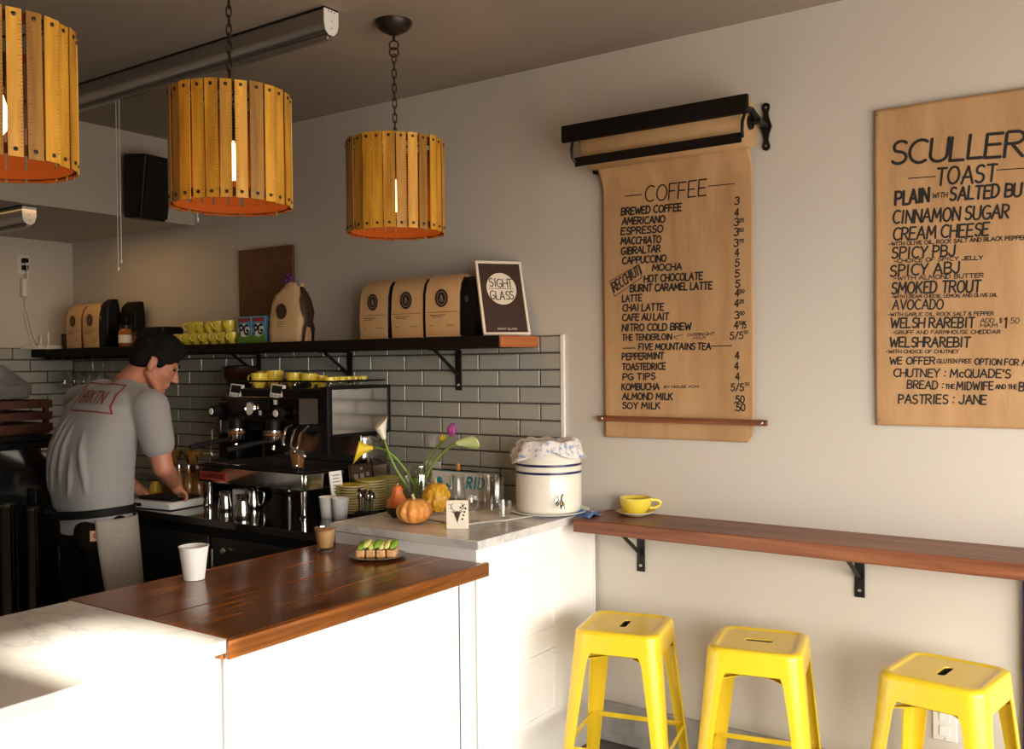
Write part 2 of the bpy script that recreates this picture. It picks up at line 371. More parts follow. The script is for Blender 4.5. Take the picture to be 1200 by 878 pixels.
class Ink:
    """flat ribbons laid on a sheet: fn maps (u, v) of the sheet to a point"""
    def __init__(s): s.mb = MB()
    def line(s, pts, wd):
        V = [Vector(p) for p in pts]
        for a, b in zip(V, V[1:]):
            d = b-a
            if d.length < 1e-7: continue
            n = Vector((-d.y, d.x)).normalized()*wd/2
            s.mb.add([(*(a-n), 0), (*(b-n), 0), (*(b+n), 0), (*(a+n), 0)], [(0, 1, 2, 3)])
        for p in V:
            s.mb.add([(p.x+wd/2*math.cos(2*PI*k/8), p.y+wd/2*math.sin(2*PI*k/8), 0) for k in range(8)], [tuple(range(8))])
    def text(s, t, p0, p1, h, wt=.13, jit=.03, slant=.06, gap=.16):
        """text whose baseline runs from p0 to p1, cap height h, stroke weight wt of the height"""
        wt *= 1.18; st, wd = strokes(t, gap); p0 = Vector(p0); p1 = Vector(p1); d = p1-p0; L = d.length; e = d/L; n = Vector((-e.y, e.x))
        for q in st:
            jx, jy = random.uniform(-jit, jit)*h, random.uniform(-jit, jit)*h
            s.line([p0+e*(x/wd*L+y*h*slant+jx)+n*(y*h+jy) for x, y in q], wt*h)
    def fit(s, t, x0, x1, base, h, wt=.13, **k): s.text(t, (x0, base), (x1, base), h, wt, **k)
def disc(mb, cx, cy, rx, ry, z=0, n=36, rot=0):
    return mb.add([(cx+rx*math.cos(2*PI*i/n), cy+ry*math.sin(2*PI*i/n), z) for i in range(n)], [tuple(range(n))])

# ================================================================== THE ROOM
H = 2.80; XL = -5.8; XW = .75; YB = -6.5
struct('floor', MB().box(XL-.1, XW+.1, YB-.1, .1, -.1, 0), 'floor')
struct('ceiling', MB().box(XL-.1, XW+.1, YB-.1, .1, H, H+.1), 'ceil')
struct('wall_back', MB().box(XL-.1, XW+.1, 0, .1, 0, H), 'wall')
struct('wall_left', MB().box(XL-.1, XL, YB, 0, 0, H), 'wall')
struct('wall_front', MB().box(XL-.1, XW+.1, YB-.1, YB, 0, H), 'farwall')
# street front: low sill wall, header and posts around open glazing
m = MB(); m.box(XW, XW+.1, YB, 0, 0, .22); m.box(XW, XW+.1, YB, 0, 2.62, H); m.box(XW, XW+.1, YB, -3.7, .22, 2.62); m.box(XW, XW+.1, -.2, 0, .22, 2.62)
struct('wall_right', m, 'wall')
fr = MB()
for y in (-.24, -2.27, -3.66): fr.box(XW-.02, XW+.08, y-.025, y+.025, .22, 2.62)
fr.box(XW-.02, XW+.08, -3.7, -.2, .2, .26); fr.box(XW-.02, XW+.08, -3.7, -.2, 2.58, 2.64)
struct('window_1', fr, 'black')
aw = MB()
for y0, y1 in ((-3.9, -2.25), (-1.93, .1)):
    aw.loft([[(XW+.12, y0, 2.72), (XW+.12, y1, 2.72), (XW+.12, y1, 2.70), (XW+.12, y0, 2.70)][::-1], [(XW+2.3, y0, 2.0), (XW+2.3, y1, 2.0), (XW+2.3, y1, 1.98), (XW+2.3, y0, 1.98)][::-1]])
o = struct('sun_blocker', aw, 'cork')  # unseen awning pieces, added to let the sun in through one gap only
portal((XW+.11, -1.95, 1.42), (0, PI/2, 0), 2.4, 3.5)
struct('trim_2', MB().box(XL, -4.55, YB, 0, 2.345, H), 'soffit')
# concrete kerb at the foot of the menu wall
struct('baseboard_back', MB().box(-1.955, -.36, -.022, 0, 0, .162), 'concrete', bevel=.004)
struct('trim_3', MB().box(-.388, -.33, -.03, 0, 0, .86), 'navy')

# tiles: single glazed tiles with eased edges on dark grout
def tiles(name, fn, u0, u1, v0, v1, tw, th, off, vtop):
    g = .0022; c = .0035; t = MB()
    r = 0; v = vtop
    while v > v0+.004:
        vb = max(v-th, v0); u = u1-off-(tw/2 if r % 2 else 0)-tw*(0)
        cuts = []; x = u1
        edges = [u1]; x = u
        while x > u0: 
            if x < u1-.01: edges.append(x)
            x -= tw
        edges.append(u0)
        for b, a in zip(edges, edges[1:]):
            if b-a < .015: continue
            A, B, C, D = a+g, b-g, vb+g, v-g
            vs = [fn(A, C, 0), fn(B, C, 0), fn(B, D, 0), fn(A, D, 0), fn(A+c, C+c, .006), fn(B-c, C+c, .006), fn(B-c, D-c, .006), fn(A+c, D-c, .006)]
            t.add(vs, [(4, 5, 6, 7), (0, 1, 5, 4), (1, 2, 6, 5), (2, 3, 7, 6), (3, 0, 4, 7)])
        v -= th; r += 1
    return t
t = tiles('', lambda u, v, d: (u, -.004-d, v), XL, -2.105, .90, 1.661, .217, .0722, .105, 1.661)
struct('wall_tile_back', t, 'tile', smooth=20)
t = tiles('', lambda u, v, d: (XL+.004+d, u, v), -1.9, -.012, .90, 1.669, .217, .0722, .17, 1.669)
struct('wall_tile_left', t, 'tile', smooth=20)
m = MB(); m.box(XL, -2.104, -.005, 0, .9, 1.662)
struct('wall_grout_back', m, 'grout'); 
struct('wall_grout_left', MB().box(XL, XL+.005, -1.9, -.006, .9, 1.67), 'grout')
struct('trim_1', MB().box(-2.106, -2.088, -.013, 0, .9, 1.664), 'edge', bevel=.002)

# ================================================================== COUNTERS
def panel_frame(mb, x, y0, y1, z0, z1, w=.022, d=.008):
    """raised picture-frame moulding on the x = const face"""
    for a, b, c, e in ((y0, y1, z1-w, z1), (y0, y1, z0, z0+w), (y0, y0+w, z0+w, z1-w), (y1-w, y1, z0+w, z1-w)):
        mb.box(x-.004, x+d, a, b, c, e)
# tall cabinet at the wall
c = E('cabinet', 'white painted cabinet with moulded panels at the wall beside the first yellow stool', 'cabinet', (-1.95, 0, 0))
O('body', MB().box(-.68, 0, -.812, -.018, 0, .914), 'cab', c, bevel=.003)
m = MB(); panel_frame(m, 0, -.62, -.315, .515, .79); O('door_panel', m, 'cab', c, bevel=.003)
m = MB(); panel_frame(m, 0, -.62, -.315, .2, .455); O('door_panel', m, 'cab', c, bevel=.003)
O('filler_strip', MB().box(.001, .008, -.03, -.018, .02, .85), 'cab', c)
c = E('cabinet', 'white painted cabinet front below the wooden counter top', 'cabinet', (-1.95, -.82, 0))
O('body', MB().box(-.64, 0, -1.043, -.003, 0, .824), 'cab', c, bevel=.004)
m = MB(); panel_frame(m, 0, -.96, -.36, .09, .7, .03, .005); O('front_panel', m, 'cab', c, bevel=.003)
O('front_seam', MB().box(-.02, .003, -.0955, -.0925, 0, .822), 'grout', c)
c = E('cabinet', 'white painted cabinet front below the low pale marble counter', 'cabinet', (-1.95, -1.87, 0))
O('body', MB().box(-.64, 0, -2.1, -.002, 0, .838), 'cab', c, bevel=.004)
m = MB(); panel_frame(m, 0, -.85, -.16, .09, .7, .03, .005); O('front_panel', m, 'cab', c, bevel=.003)

tag(O('marble_worktop', MB().box(-2.637, -1.925, -.836, -.014, .915, .945), 'marble', bevel=.003), 'veined marble top carrying gourds, glasses and the stoneware crock', 'worktop')
tag(O('marble_worktop', MB().box(-2.63, -1.915, -4.0, -1.872, .839, .87), 'marble', bevel=.003), 'low pale marble worktop at the open end of the counter, left of the wood', 'worktop')
c = E('wooden_counter_top', 'dark reddish wooden counter top holding a paper cup and avocado toast', 'worktop', (-2.25, -1.35, .825))
for a, b in ((-.40, -.012), (-.008, .325)):
    O('plank', MB().box(a, b, -.52, .53, 0, .045), 'walnut', c, bevel=.003)
O('front_edge', MB().box(.3255, .345, -.535, .55, -.002, .0452), 'walnut', c, bevel=.004)
O('end_block', MB().box(.29, .3255, -.542, -.5205, -.003, .012), 'walnut', c, bevel=.003)

# back counter with refrigerated drawers
c = E('back_counter', 'black glossy back counter with cupboards under the espresso machine', 'counter', (-4.2, -.45, 0))
O('body', MB().box(-1.15, 1.56, -.39, .44, .06, .87), 'black', c, bevel=.003)
O('countertop', MB().box(-1.15, 1.558, -.42, .435, .872, .905), 'blackgloss', c, bevel=.004)
for a, b in ((-.30, .27), (.29, .86), (.88, 1.52)):
    d = O('door', MB().box(a, b, -.405, -.391, .12, .83), 'greenmetal', c, bevel=.003)
    O('door_handle', MB().box(a+.012, a+.022, -.418, -.4055, .2, .78), 'brushed', d, bevel=.002)
k = O('knob', MB().at((.98, -.41, .78), (PI/2, 0, 0)).lathe([(0, 0), (.014, 0), (.016, .012), (.01, .02), (0, .021)], 16), 'chrome', c)

# ================================================================== WALL BAR
c = E('bar_shelf', 'long reddish wooden bar shelf along the menu wall above the stools', 'bar shelf', (-1.15, -.14, .895))
O('board', MB().box(-.742, 1.35, -.135, .139, .0, .05), 'walnutx', c, bevel=.004)
def bracket(name, label, x, ztop, d, h, mt, grp):
    b = E(name, label, 'bracket', (x, -.0105 if ztop > 1.2 else 0, ztop), 0, grp)
    O('wall_plate', MB().box(-.017, .017, -.008, -.001, -h, -.006), mt, b, bevel=.002)
    O('shelf_arm', MB().box(-.017, .017, -d, -.0085, -.006, 0), mt, b, bevel=.002)
    O('brace', MB().at((0, 0, 0)).tube([(0, -d*.86, -.006), (0, -.008, -h*.62)], .008, 8), mt, b)
    O('screw', MB().at((0, -.008, -h+.025), (PI/2, 0, 0)).lathe([(0, 0), (.007, 0), (.005, .003), (0, .004)], 10), 'brushed', b)
    return b
bracket('shelf_bracket', 'black iron bracket under the bar near the yellow cup', -1.74, .894, .2, .185, 'iron', 'brackets under the bar')
bracket('shelf_bracket', 'black iron bracket under the bar between second and third stools', -.892, .894, .2, .175, 'iron', 'brackets under the bar')

# ================================================================== HIGH SHELF
c = E('wall_shelf', 'long dark wooden wall shelf holding coffee bags and cups', 'shelf', (-4.0, -.147, 1.612))
O('board', MB().box(-1.79, 1.775, -.14, .133, 0, .048), 'blackwood', c, bevel=.005)
O('lit_end_face', MB().box(1.7755, 1.79, -.14, .133, 0.0, .048), 'lit_end', c, bevel=.004)
for x, l in ((-2.645, 'black iron bracket under the shelf below the framed coffee sign'), (-3.325, 'black iron bracket under the shelf above the espresso machine panel'), (-4.0, 'black iron bracket under the shelf behind the dark grinder hopper'), (-4.83, "black iron bracket under the shelf beside the barista's face")):
    bracket('shelf_bracket', l, x, 1.611, .2, .185, 'iron', 'brackets under the high shelf')

# ================================================================== STOOLS
def make_stool(label, loc, rz, slot_rot):
    s = E('metal_stool', label, 'stool', loc, rz, 'yellow metal stools at the bar')
    n = 6
    def ring(w, r, z, q=n): return rrect(w, w, r, q, z)
    slot = rrect(.092, .026, .0125, n, 0)
    def rot90(rg): return [(-y, x, z) for x, y, z in rg][-(n+1):]+[(-y, x, z) for x, y, z in rg][:-(n+1)]
    if slot_rot: slot = rot90(slot)
    def sl(z, k=1): return [(x*k, y*k, z) for x, y, _ in slot]
    HW = lambda z: .1515+(.597-z)*.085
    rings = [sl(.6025), sl(.605, 1.05), sl(.605, 1.25), ring(.215, .026, .605), ring(.240, .031, .605), ring(.2425, .032, .6055), ring(.252, .034, .6088), ring(.262, .037, .6095), ring(.282, .041, .6082), ring(.295, .045, .605), ring(.3015, .047, .6), ring(.304, .048, .594), ring(2*HW(.585), .049, .585), ring(2*HW(.56), .05, .56), ring(2*HW(.536), .05, .536), ring(2*HW(.534)-.003, .05, .534)]
    mb = MB(); mb.loft(rings, False, False)
    seat = O('seat', mb, 'yellow', s, smooth=32, solid=.002)
    O('slot_shade', MB().loft([sl(.565, 1.0), sl(.6024, 1.0)], True, False), 'ink', seat)  # black walls and bottom put the shade inside the slot into the colour
    def leg(sx, sy):
        rg = []
        for z, wd in ((.59, .105), (.56, .088), (.535, .072), (.51, .064), (.42, .058), (.25, .049), (.1, .042), (.006, .038)):
            hw = HW(z)+.0012; r = min(.05, wd*.78); pts = [(hw-wd, hw), (hw-(r+wd)/2, hw), (hw-r, hw)]
            for i in range(1, 8):
                a = PI/2-PI/2*i/8; pts.append((hw-r+r*math.cos(a), hw-r+r*math.sin(a)))
            pts += [(hw, hw-r), (hw, hw-(r+wd)/2), (hw, hw-wd)]
            t = .004; inn = []
            for i, (x, y) in enumerate(pts):
                a = PI/2 if i < 3 else (0 if i > 9 else PI/2-PI/2*(i-2)/8)
                inn.append((x-t*math.cos(a), y-t*math.sin(a)))
            rg.append([(x*sx, y*sy, z) for x, y in pts+inn[::-1]])
        m = MB()
        if sx*sy < 0: rg = [r[::-1] for r in rg]
        m.loft(rg)
        o = O('leg', m, 'yellow', s, smooth=32)
        O('foot_cap', MB().at((sx*.186, sy*.186, 0)).lathe([(0, 0), (.013, 0), (.014, .008), (0, .009)], 12), 'rubber', o)
        return o
    for sx in (-1, 1):
        for sy in (-1, 1): leg(sx, sy)
    z = .2; hw = HW(z)-.008
    for a in range(4):
        O('stretcher', MB().at(rot=(0, 0, a*PI/2)).box(-hw+.012, hw-.012, hw-.004, hw+.002, z-.009, z+.009), 'yellow', s, bevel=.002)
    for a in (PI/4, -PI/4):
        O('cross_brace', MB().at(rot=(0, 0, a)).box(-.2, .2, -.011, .011, .497 + (.004 if a > 0 else 0), .5+(.004 if a > 0 else 0)), 'yellow', s)
    return s
s1 = make_stool('yellow metal stool next to the white cabinet, nearest the counter', (-1.615, -.375, 0), math.radians(13.5), True)
make_stool('middle yellow metal stool, with its grip slot running along the wall', (-1.14, -.315, 0), math.radians(12.5), False)
s3 = make_stool('yellow metal stool furthest along the bar, in front of the outlet plate', (-.562, -.315, 0), math.radians(-8), True)

# wall outlet plate under the bar
c = E('outlet_plate', 'white outlet cover on the wall behind the furthest stool', 'outlet', (-.62, -.001, .335))
O('plate', MB().box(-.038, .038, -.006, 0, -.058, .058), 'whiteplastic', c, bevel=.003)
O('socket', MB().box(-.017, .017, -.009, -.0062, .008, .04), 'white', c, bevel=.002); O('socket', MB().box(-.017, .017, -.009, -.0062, -.04, -.008), 'white', c, bevel=.002)
O('screw', MB().at((0, -.006, -.05), (PI/2, 0, 0)).lathe([(0, 0), (.003, 0), (.002, .001), (0, .0012)], 8), 'brushed', c)

# ================================================================== PENDANT LAMPS
def lamp_slats(seed):
    """upright slats with rivets and printed ruler marks, and the stained inner side of the same slats"""
    rnd = random.Random(seed); m = MB(); N = 26; R = .174; rivet = MB(); mk = MB(); inn = MB()
    for i in range(N):
        a = 2*PI*i/N+rnd.uniform(-.02, .02); wd = .0385+rnd.uniform(-.007, .004); tl = rnd.uniform(-.012, .012); r = R+(.003 if i % 2 else 0)
        top, bot = rnd.uniform(-.002, .002), -.335+rnd.uniform(-.002, .002)
        m.at((r*math.cos(a), r*math.sin(a), 0), (0, tl*.5, a+PI/2)).box(-wd/2, wd/2, -.0022, .0005, bot, top)
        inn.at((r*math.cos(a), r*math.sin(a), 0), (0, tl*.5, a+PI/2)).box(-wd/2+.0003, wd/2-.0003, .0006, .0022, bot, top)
        mk.at((r*math.cos(a), r*math.sin(a), 0), (0, tl*.5, a+PI/2)); e = rnd.choice((-1, 1))
        for k in range(34):
            z = bot+.022+k*.0086; L_ = .009 if k % 4 == 0 else .005
            x0, x1 = sorted((e*(wd/2-.0006), e*(wd/2-L_))); mk.add([(x0, -.0025, z), (x1, -.0025, z), (x1, -.0025, z+.0011), (x0, -.0025, z+.0011)], [(0, 1, 2, 3)])
        for z in (-.015, -.318):
            rivet.at(((r+.0026)*math.cos(a), (r+.0026)*math.sin(a), z), (0, PI/2, a)).lathe([(.0052, -.001), (.005, .002), (0, .004)], 8)
    return m, rivet, mk, inn
def make_lamp(label, x, y, seed, canopy=True):
    l = E('pendant_lamp', label, 'pendant lamp', (x, y, 2.36), random.Random(seed).uniform(0, 1), 'drum pendant lamps over the counter')
    m, rv, mk, inn = lamp_slats(seed)
    nf = [len(m.f), 0, 0]; nf[1] = nf[0]+len(rv.f); nf[2] = nf[1]+len(mk.f)
    for q in (rv, mk, inn):
        n0 = len(m.v); m.v += q.v; m.f += [tuple(n0+i for i in f_) for f_ in q.f]
    sh = O('lamp_shade', m, 'stickwood', l, smooth=0)
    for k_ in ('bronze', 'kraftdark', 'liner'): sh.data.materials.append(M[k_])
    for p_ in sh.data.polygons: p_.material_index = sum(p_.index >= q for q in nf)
    for z in (-.018, -.316):
        h = MB(); rg = []
        for dr, dz in ((.0, -.012), (.0, .012), (-.004, .012), (-.004, -.012)): rg.append([((.1705+dr)*math.cos(2*PI*i/48), (.1705+dr)*math.sin(2*PI*i/48), z+dz) for i in range(48)])
        rg.append(rg[0]); h.loft(rg, False, False); O('hoop', h, 'liner', l)
    h = MB()
    for a in range(3):
        q = 2*PI*a/3; h.cyl((.012*math.cos(q), .012*math.sin(q), -.02), (.167*math.cos(q), .167*math.sin(q), -.02), .004, 8)
    O('spider', h, 'bronze', l)
    O('socket', MB().lathe([(0, -.14), (.02, -.138), (.022, -.06), (.014, -.045), (.006, -.03), (.006, .008), (0, .008)], 20), 'bronze', l)
    O('bulb', MB().lathe([(0, -.255), (.014, -.252), (.026, -.235), (.03, -.215), (.026, -.19), (.015, -.155), (.013, -.142), (0, -.141)], 20), 'bulb', l)
    ch = MB(); z = .012; k = 0
    top = H-2.36-.075
    ch.at((0, 0, .012), (PI/2, 0, 0)).tube([(.016*math.cos(a), .016*math.sin(a), 0) for a in [2*PI*i/16 for i in range(16)]], .003, 6, closed=True)
    z = .035
    while z < top-.05:
        pts = []
        for i in range(12):
            a = 2*PI*i/12; pts.append((.0075*math.cos(a), 0, z+.011*math.sin(a)+(.007 if math.sin(a) > 0 else -.007)))
        ch.at(rot=(0, 0, (k % 2)*PI/2+.4)).tube(pts, .0024, 6, closed=True); z += .027; k += 1
    for dz in (.0, .026):
        ch.at((0, 0, top-.036+dz), (PI/2, 0, .4)).tube([(.0165*math.cos(a), .0165*math.sin(a), 0) for a in [2*PI*i/16 for i in range(16)]], .003, 6, closed=True)
    ch.at().cyl((0, 0, top+.004), (0, 0, H-2.36-.02), .006, 8)
    O('chain', ch, 'bronze', l)
    O('canopy', MB().at((0, 0, H-2.36)).lathe([(0, -.05), (.016, -.048), (.05, -.03), (.066, -.012), (.068, -.001), (0, -.001)], 32), 'bronze', l)
    d = bpy.data.lights.new('lamp_light', 'POINT'); d.energy = 2.6; d.color = (1, .5, .16); d.shadow_soft_size = .028
    o = bpy.data.objects.new('lamp_light', d); COL.objects.link(o); o.parent = l; o.location = (0, 0, -.29)
    return l
make_lamp('wooden yardstick drum pendant furthest away, near the menu wall', -2.333, -.774, 3)
make_lamp('middle wooden yardstick drum pendant in front of the grey roller housing', -2.32, -1.525, 8)
make_lamp('nearest wooden yardstick drum pendant, cut off by the photo edge', -2.305, -2.225, 12)

# roller shade cassettes
def cassette(label, loc, length, group):
    c = E('roller_shade', label, 'roller shade', loc, 0, group)
    prof = [(.03, 0), (.03, -.05), (.024, -.074), (.008, -.088), (-.01, -.088), (-.026, -.076), (-.032, -.05), (-.032, 0)]
    rg = [[(x, y, z) for y, z in prof] for x in (0, -length)]
    O('housing', MB().loft(rg), 'alu', c, smooth=60)
    O('top_rail', MB().box(-length, .004, -.037, .033, -.006, -.0005), 'black', c)
    e = [(.034, .0), (.034, -.052), (.027, -.078), (.01, -.094), (-.012, -.094), (-.03, -.08), (-.036, -.052), (-.036, 0)]
    O('end_cap', MB().loft([[(x, y, z) for y, z in e] for x in (.004, .0)]), 'whiteplastic', c, bevel=.001)
    sc = MB()
    for y, z in ((-.014, -.012), (0, -.012), (.014, -.012), (0, -.045), (0, -.07)): sc.at((.004, y, z), (0, PI/2, 0)).lathe([(.0028, 0), (0, .001)], 8)
    O('screw', sc, 'bronze', c)
    O('bottom_bar', MB().box(-length+.02, -.006, -.012, .012, -.106, -.0885), 'alu', c, bevel=.003)
    return c
c = cassette('long grey roller shade housing on the ceiling with a white end cap', (-2.425, -1.0, H), 2.1, 'roller shades')
c2 = cassette('short grey roller shade housing under the lowered soffit', (-4.6, -.92, 2.344), 1.18, 'roller shades')
def cord(mb, x, y, z0, z1):
    mb.tube([(x, y, z0), (x, y, z1)], .0016, 6)
    mb.ell((x, y, z1-.008), (.004, .004, .01), 8, 6)
p = AT(137, 140, 1, -1.0)
m = MB(); cord(m, 0, 0, -.1, -.82); cord(m, .03, -.004, -.1, -.79); cd_ = O('pull_cord', m, 'whiteplastic', c, loc=(AT(136, 140, 1, -1.0).x+2.425, 0, 0))
m = MB(); cord(m, 0, 0, -.1, -.66); O('pull_cord', m, 'whiteplastic', c, loc=(AT(230, 140, 1, -1.0).x+2.425, .0, 0))

# loudspeaker hung on the soffit
c = E('loudspeaker', 'black loudspeaker hanging tilted on the soffit behind the middle pendant', 'speaker', (-4.44, -.375, 2.49))
sp = MB(); sp.at((0, 0, 0), (0, math.radians(6), math.radians(6)))
rg = []
for z, w_, d_ in ((-.165, .17, .13), (.165, .19, .17)): rg.append(rrect(d_, w_, .015, 4, z))
sp.loft(rg); O('cabinet', sp, 'black', c, bevel=.006)
O('grille', MB().at((.0, 0, 0), (0, math.radians(6+3), math.radians(6))).box(.08, .088, -.08, .08, -.15, .15), 'rubber', c, bevel=.003)
O('mount', MB().cyl((-.105, 0, .02), (-.06, 0, .02), .02), 'iron', c)

# ================================================================== MENUS
def wallpt(px, py, y=-.016):
    p = AT(px, py, 1, y); return (p.x, p.z)
def sheet(name, x0, x1, z0, z1, curl, parent, r_corner=0):
    """paper hanging a finger's width off the wall, edges lifting a little"""
    def fn(u, v):
        x = x0+(x1-x0)*u; z = z0+(z1-z0)*v
        if r_corner and v < .06:
            dz = (1-v/.06); k = max(0, (u-(1-.05))/.05); z += r_corner*k*k*dz
        y = -.012-curl(u, v)-.0016*noise.noise(Vector((x*9, 3, z*5)))
        return (x, y, z)
    mb = MB(); mb.grid(fn, 60, 90); return O(name, mb, 'paper', parent, smooth=80, solid=.0006), fn
def ink_on(name, ink, x0, x1, z0, z1, fn, parent, m='ink'):
    ink.mb.v = [(lambda q: (q[0], q[1]-.0014, q[2]))(fn((x-x0)/(x1-x0), (z-z0)/(z1-z0))) for x, z, _ in ink.mb.v]
    return O(name, ink.mb, m, parent, smooth=0)
def T(ink, t, x0, y0, x1, y1, h, wt=.13, **k):
    a = wallpt(x0, y0); b = wallpt(x1, y1); hh = wallpt(x0, y0-h)[1]-a[1]
    ink.text(t, a, b, hh, wt, **k)
def LN(ink, pts, wpx):
    q = [wallpt(*p) for p in pts]; s = abs(wallpt(pts[0][0], pts[0][1]-10)[1]-q[0][1])/10
    ink.line(q, wpx*s)

c = E('paper_menu', 'brown paper coffee menu hanging from a wall roll holder', 'menu', (0, 0, 0), 0)
x0, x1, z0, z1 = -1.892, -1.262, 1.243, 2.33
lift = lambda u, v: .05*max(0, (v-.9)/.1)**2+.006*(1-math.sin(PI*u))+.004*math.sin(u*7+v*3)*.5
sh, fn = sheet('paper_sheet', x0, x1, z0, z1, lift, c, .05)
I = Ink()
T(I, 'COFFEE', 755.6, 236, 827, 229.5, 18, .075)
LN(I, [(732, 230), (751.5, 228)], 1); LN(I, [(829.8, 218.3), (861, 215.4)], 1)
for t, a, b, d, e, h in (('BREWED COFFEE', 728, 252, 797.6, 246.8, 8), ('AMERICANO', 729, 263.4, 778, 260.7, 7.8), ('ESPRESSO', 728, 275, 775.7, 272, 7.8),
    ('MACCHIATO', 728, 286.4, 773.7, 284, 7.8), ('GIBRALTAR', 728.3, 298.3, 773, 295, 7.8), ('CAPPUCCINO', 729.4, 309.5, 779.8, 306.5, 7.6), ('MOCHA', 763.8, 317.5, 798, 316.1, 7.4),
    ('HOT CHOCOLATE', 754.6, 331, 822.9, 327.4, 8), ('BURNT CARAMEL LATTE', 738.8, 342, 834, 338.7, 7.8), ('LATTE', 729.4, 354, 751.5, 352.6, 7.4), ('CHAI LATTE', 730, 364.8, 777, 363.3, 7.6),
    ('CAFE AU LAIT', 729.6, 376, 782.7, 374.6, 7.4), ('NITRO COLD BREW', 729.6, 388, 809, 386.5, 7.6), ('THE TENDERLOIN', 729.6, 399, 786.4, 398, 6.6), ('FIVE MOUNTAINS TEA', 748.4, 410, 832.5, 409.5, 7),
    ('PEPPERMINT', 729.6, 421.7, 777, 420.7, 7.2), ('TOASTEDRICE', 729.6, 433.6, 779, 433, 7.2), ('PG TIPS', 730.4, 445.3, 767.3, 444.7, 7.2), ('KOMBUCHA', 729, 457, 772, 457, 7.2),
    ('ALMOND MILK', 730, 468, 787.4, 468.5, 7.2), ('SOY MILK', 730, 478.8, 773, 479.2, 7)): T(I, t, a, b, d, e, h, .2)
T(I, 'OVERNIGHT', 805, 394, 837, 392.5, 3, .17); T(I, 'MILK', 812, 398, 827, 397, 3, .17); LN(I, [(800, 392), (789, 395), (793, 398)], .7)
T(I, 'BY HOUSE KOM', 777.8, 455, 818, 454.5, 2.8, .17)
LN(I, [(730.4, 408.2), (744.3, 408)], 1); LN(I, [(833.5, 405.8), (857.7, 405.3)], 1)
T(I, 'RECCHIUTI', 720.5, 342.5, 752, 320, 11, .13, slant=.2)
for q in ([(714.8, 330), (747, 311)], [(721, 347.5), (752, 325)], [(714.8, 330), (721, 347.5)], [(747, 311), (752, 325)]): LN(I, q, .8)
def price(cx, cy, t, sup='', h=8.5):
    T(I, t, cx-2.4*len(t), cy+h/2, cx+2.4*len(t), cy+h/2-.2, h, .16)
    if sup: T(I, sup, cx+2.6*len(t)+.6, cy-h*.02, cx+2.6*len(t)+6.2, cy-h*.02-.3, h*.46, .22)
for cx, cy, t, s_ in ((863.9, 235.5, '3', ''), (863.3, 249.5, '4', ''), (863, 260.7, '3', '25'), (863, 272, '3', '50'), (863, 285, '3', '75'), (863.7, 296.2, '4', ''), (863.9, 308.3, '5', ''), (863.9, 320.6, '5', ''),
    (864.7, 333, '5', ''), (863.9, 343.8, '4', '50'), (863.3, 355.7, '4', '25'), (863.9, 369.5, '3', '50'), (863.3, 381, '4', '50'), (864.3, 416.6, '4', ''), (863.9, 429, '4', ''), (864.7, 441.2, '4', '')): price(cx, cy, t, s_)
T(I, '/5', 870.5, 385, 874.5, 384.6, 7.5, .15); T(I, '5/5', 856, 397.5, 871, 397, 8, .15); T(I, '50', 872.5, 391.5, 877, 391, 3.6, .18)
T(I, '5/5', 857, 458.3, 872, 458, 8, .15); T(I, '50', 873.5, 452, 878.5, 451.8, 3.6, .18); T(I, '.50', 860.5, 472.3, 872.5, 472.3, 8, .16); T(I, '.50', 861, 481.5, 873.5, 481.5, 8, .16)
ink_on('lettering', I, x0, x1, z0, z1, fn, sh)
tag(c, 'brown paper coffee menu hanging below the wall roll holder', 'menu')
# the rail that holds the paper flat
r = E('wooden_rail', 'thin reddish wooden rail holding the foot of the coffee menu', 'rail', (-1.567, -.022, 1.318))
O('batten', MB().box(-.355, .355, -.007, .006, -.011, .011), 'walnutx', r, bevel=.002)
for x in (-.335, .335): O('screw', MB().at((x, -.007, 0), (PI/2, 0, 0)).lathe([(0, 0), (.006, 0), (.004, .002), (0, .0025)], 10), 'chrome', r)
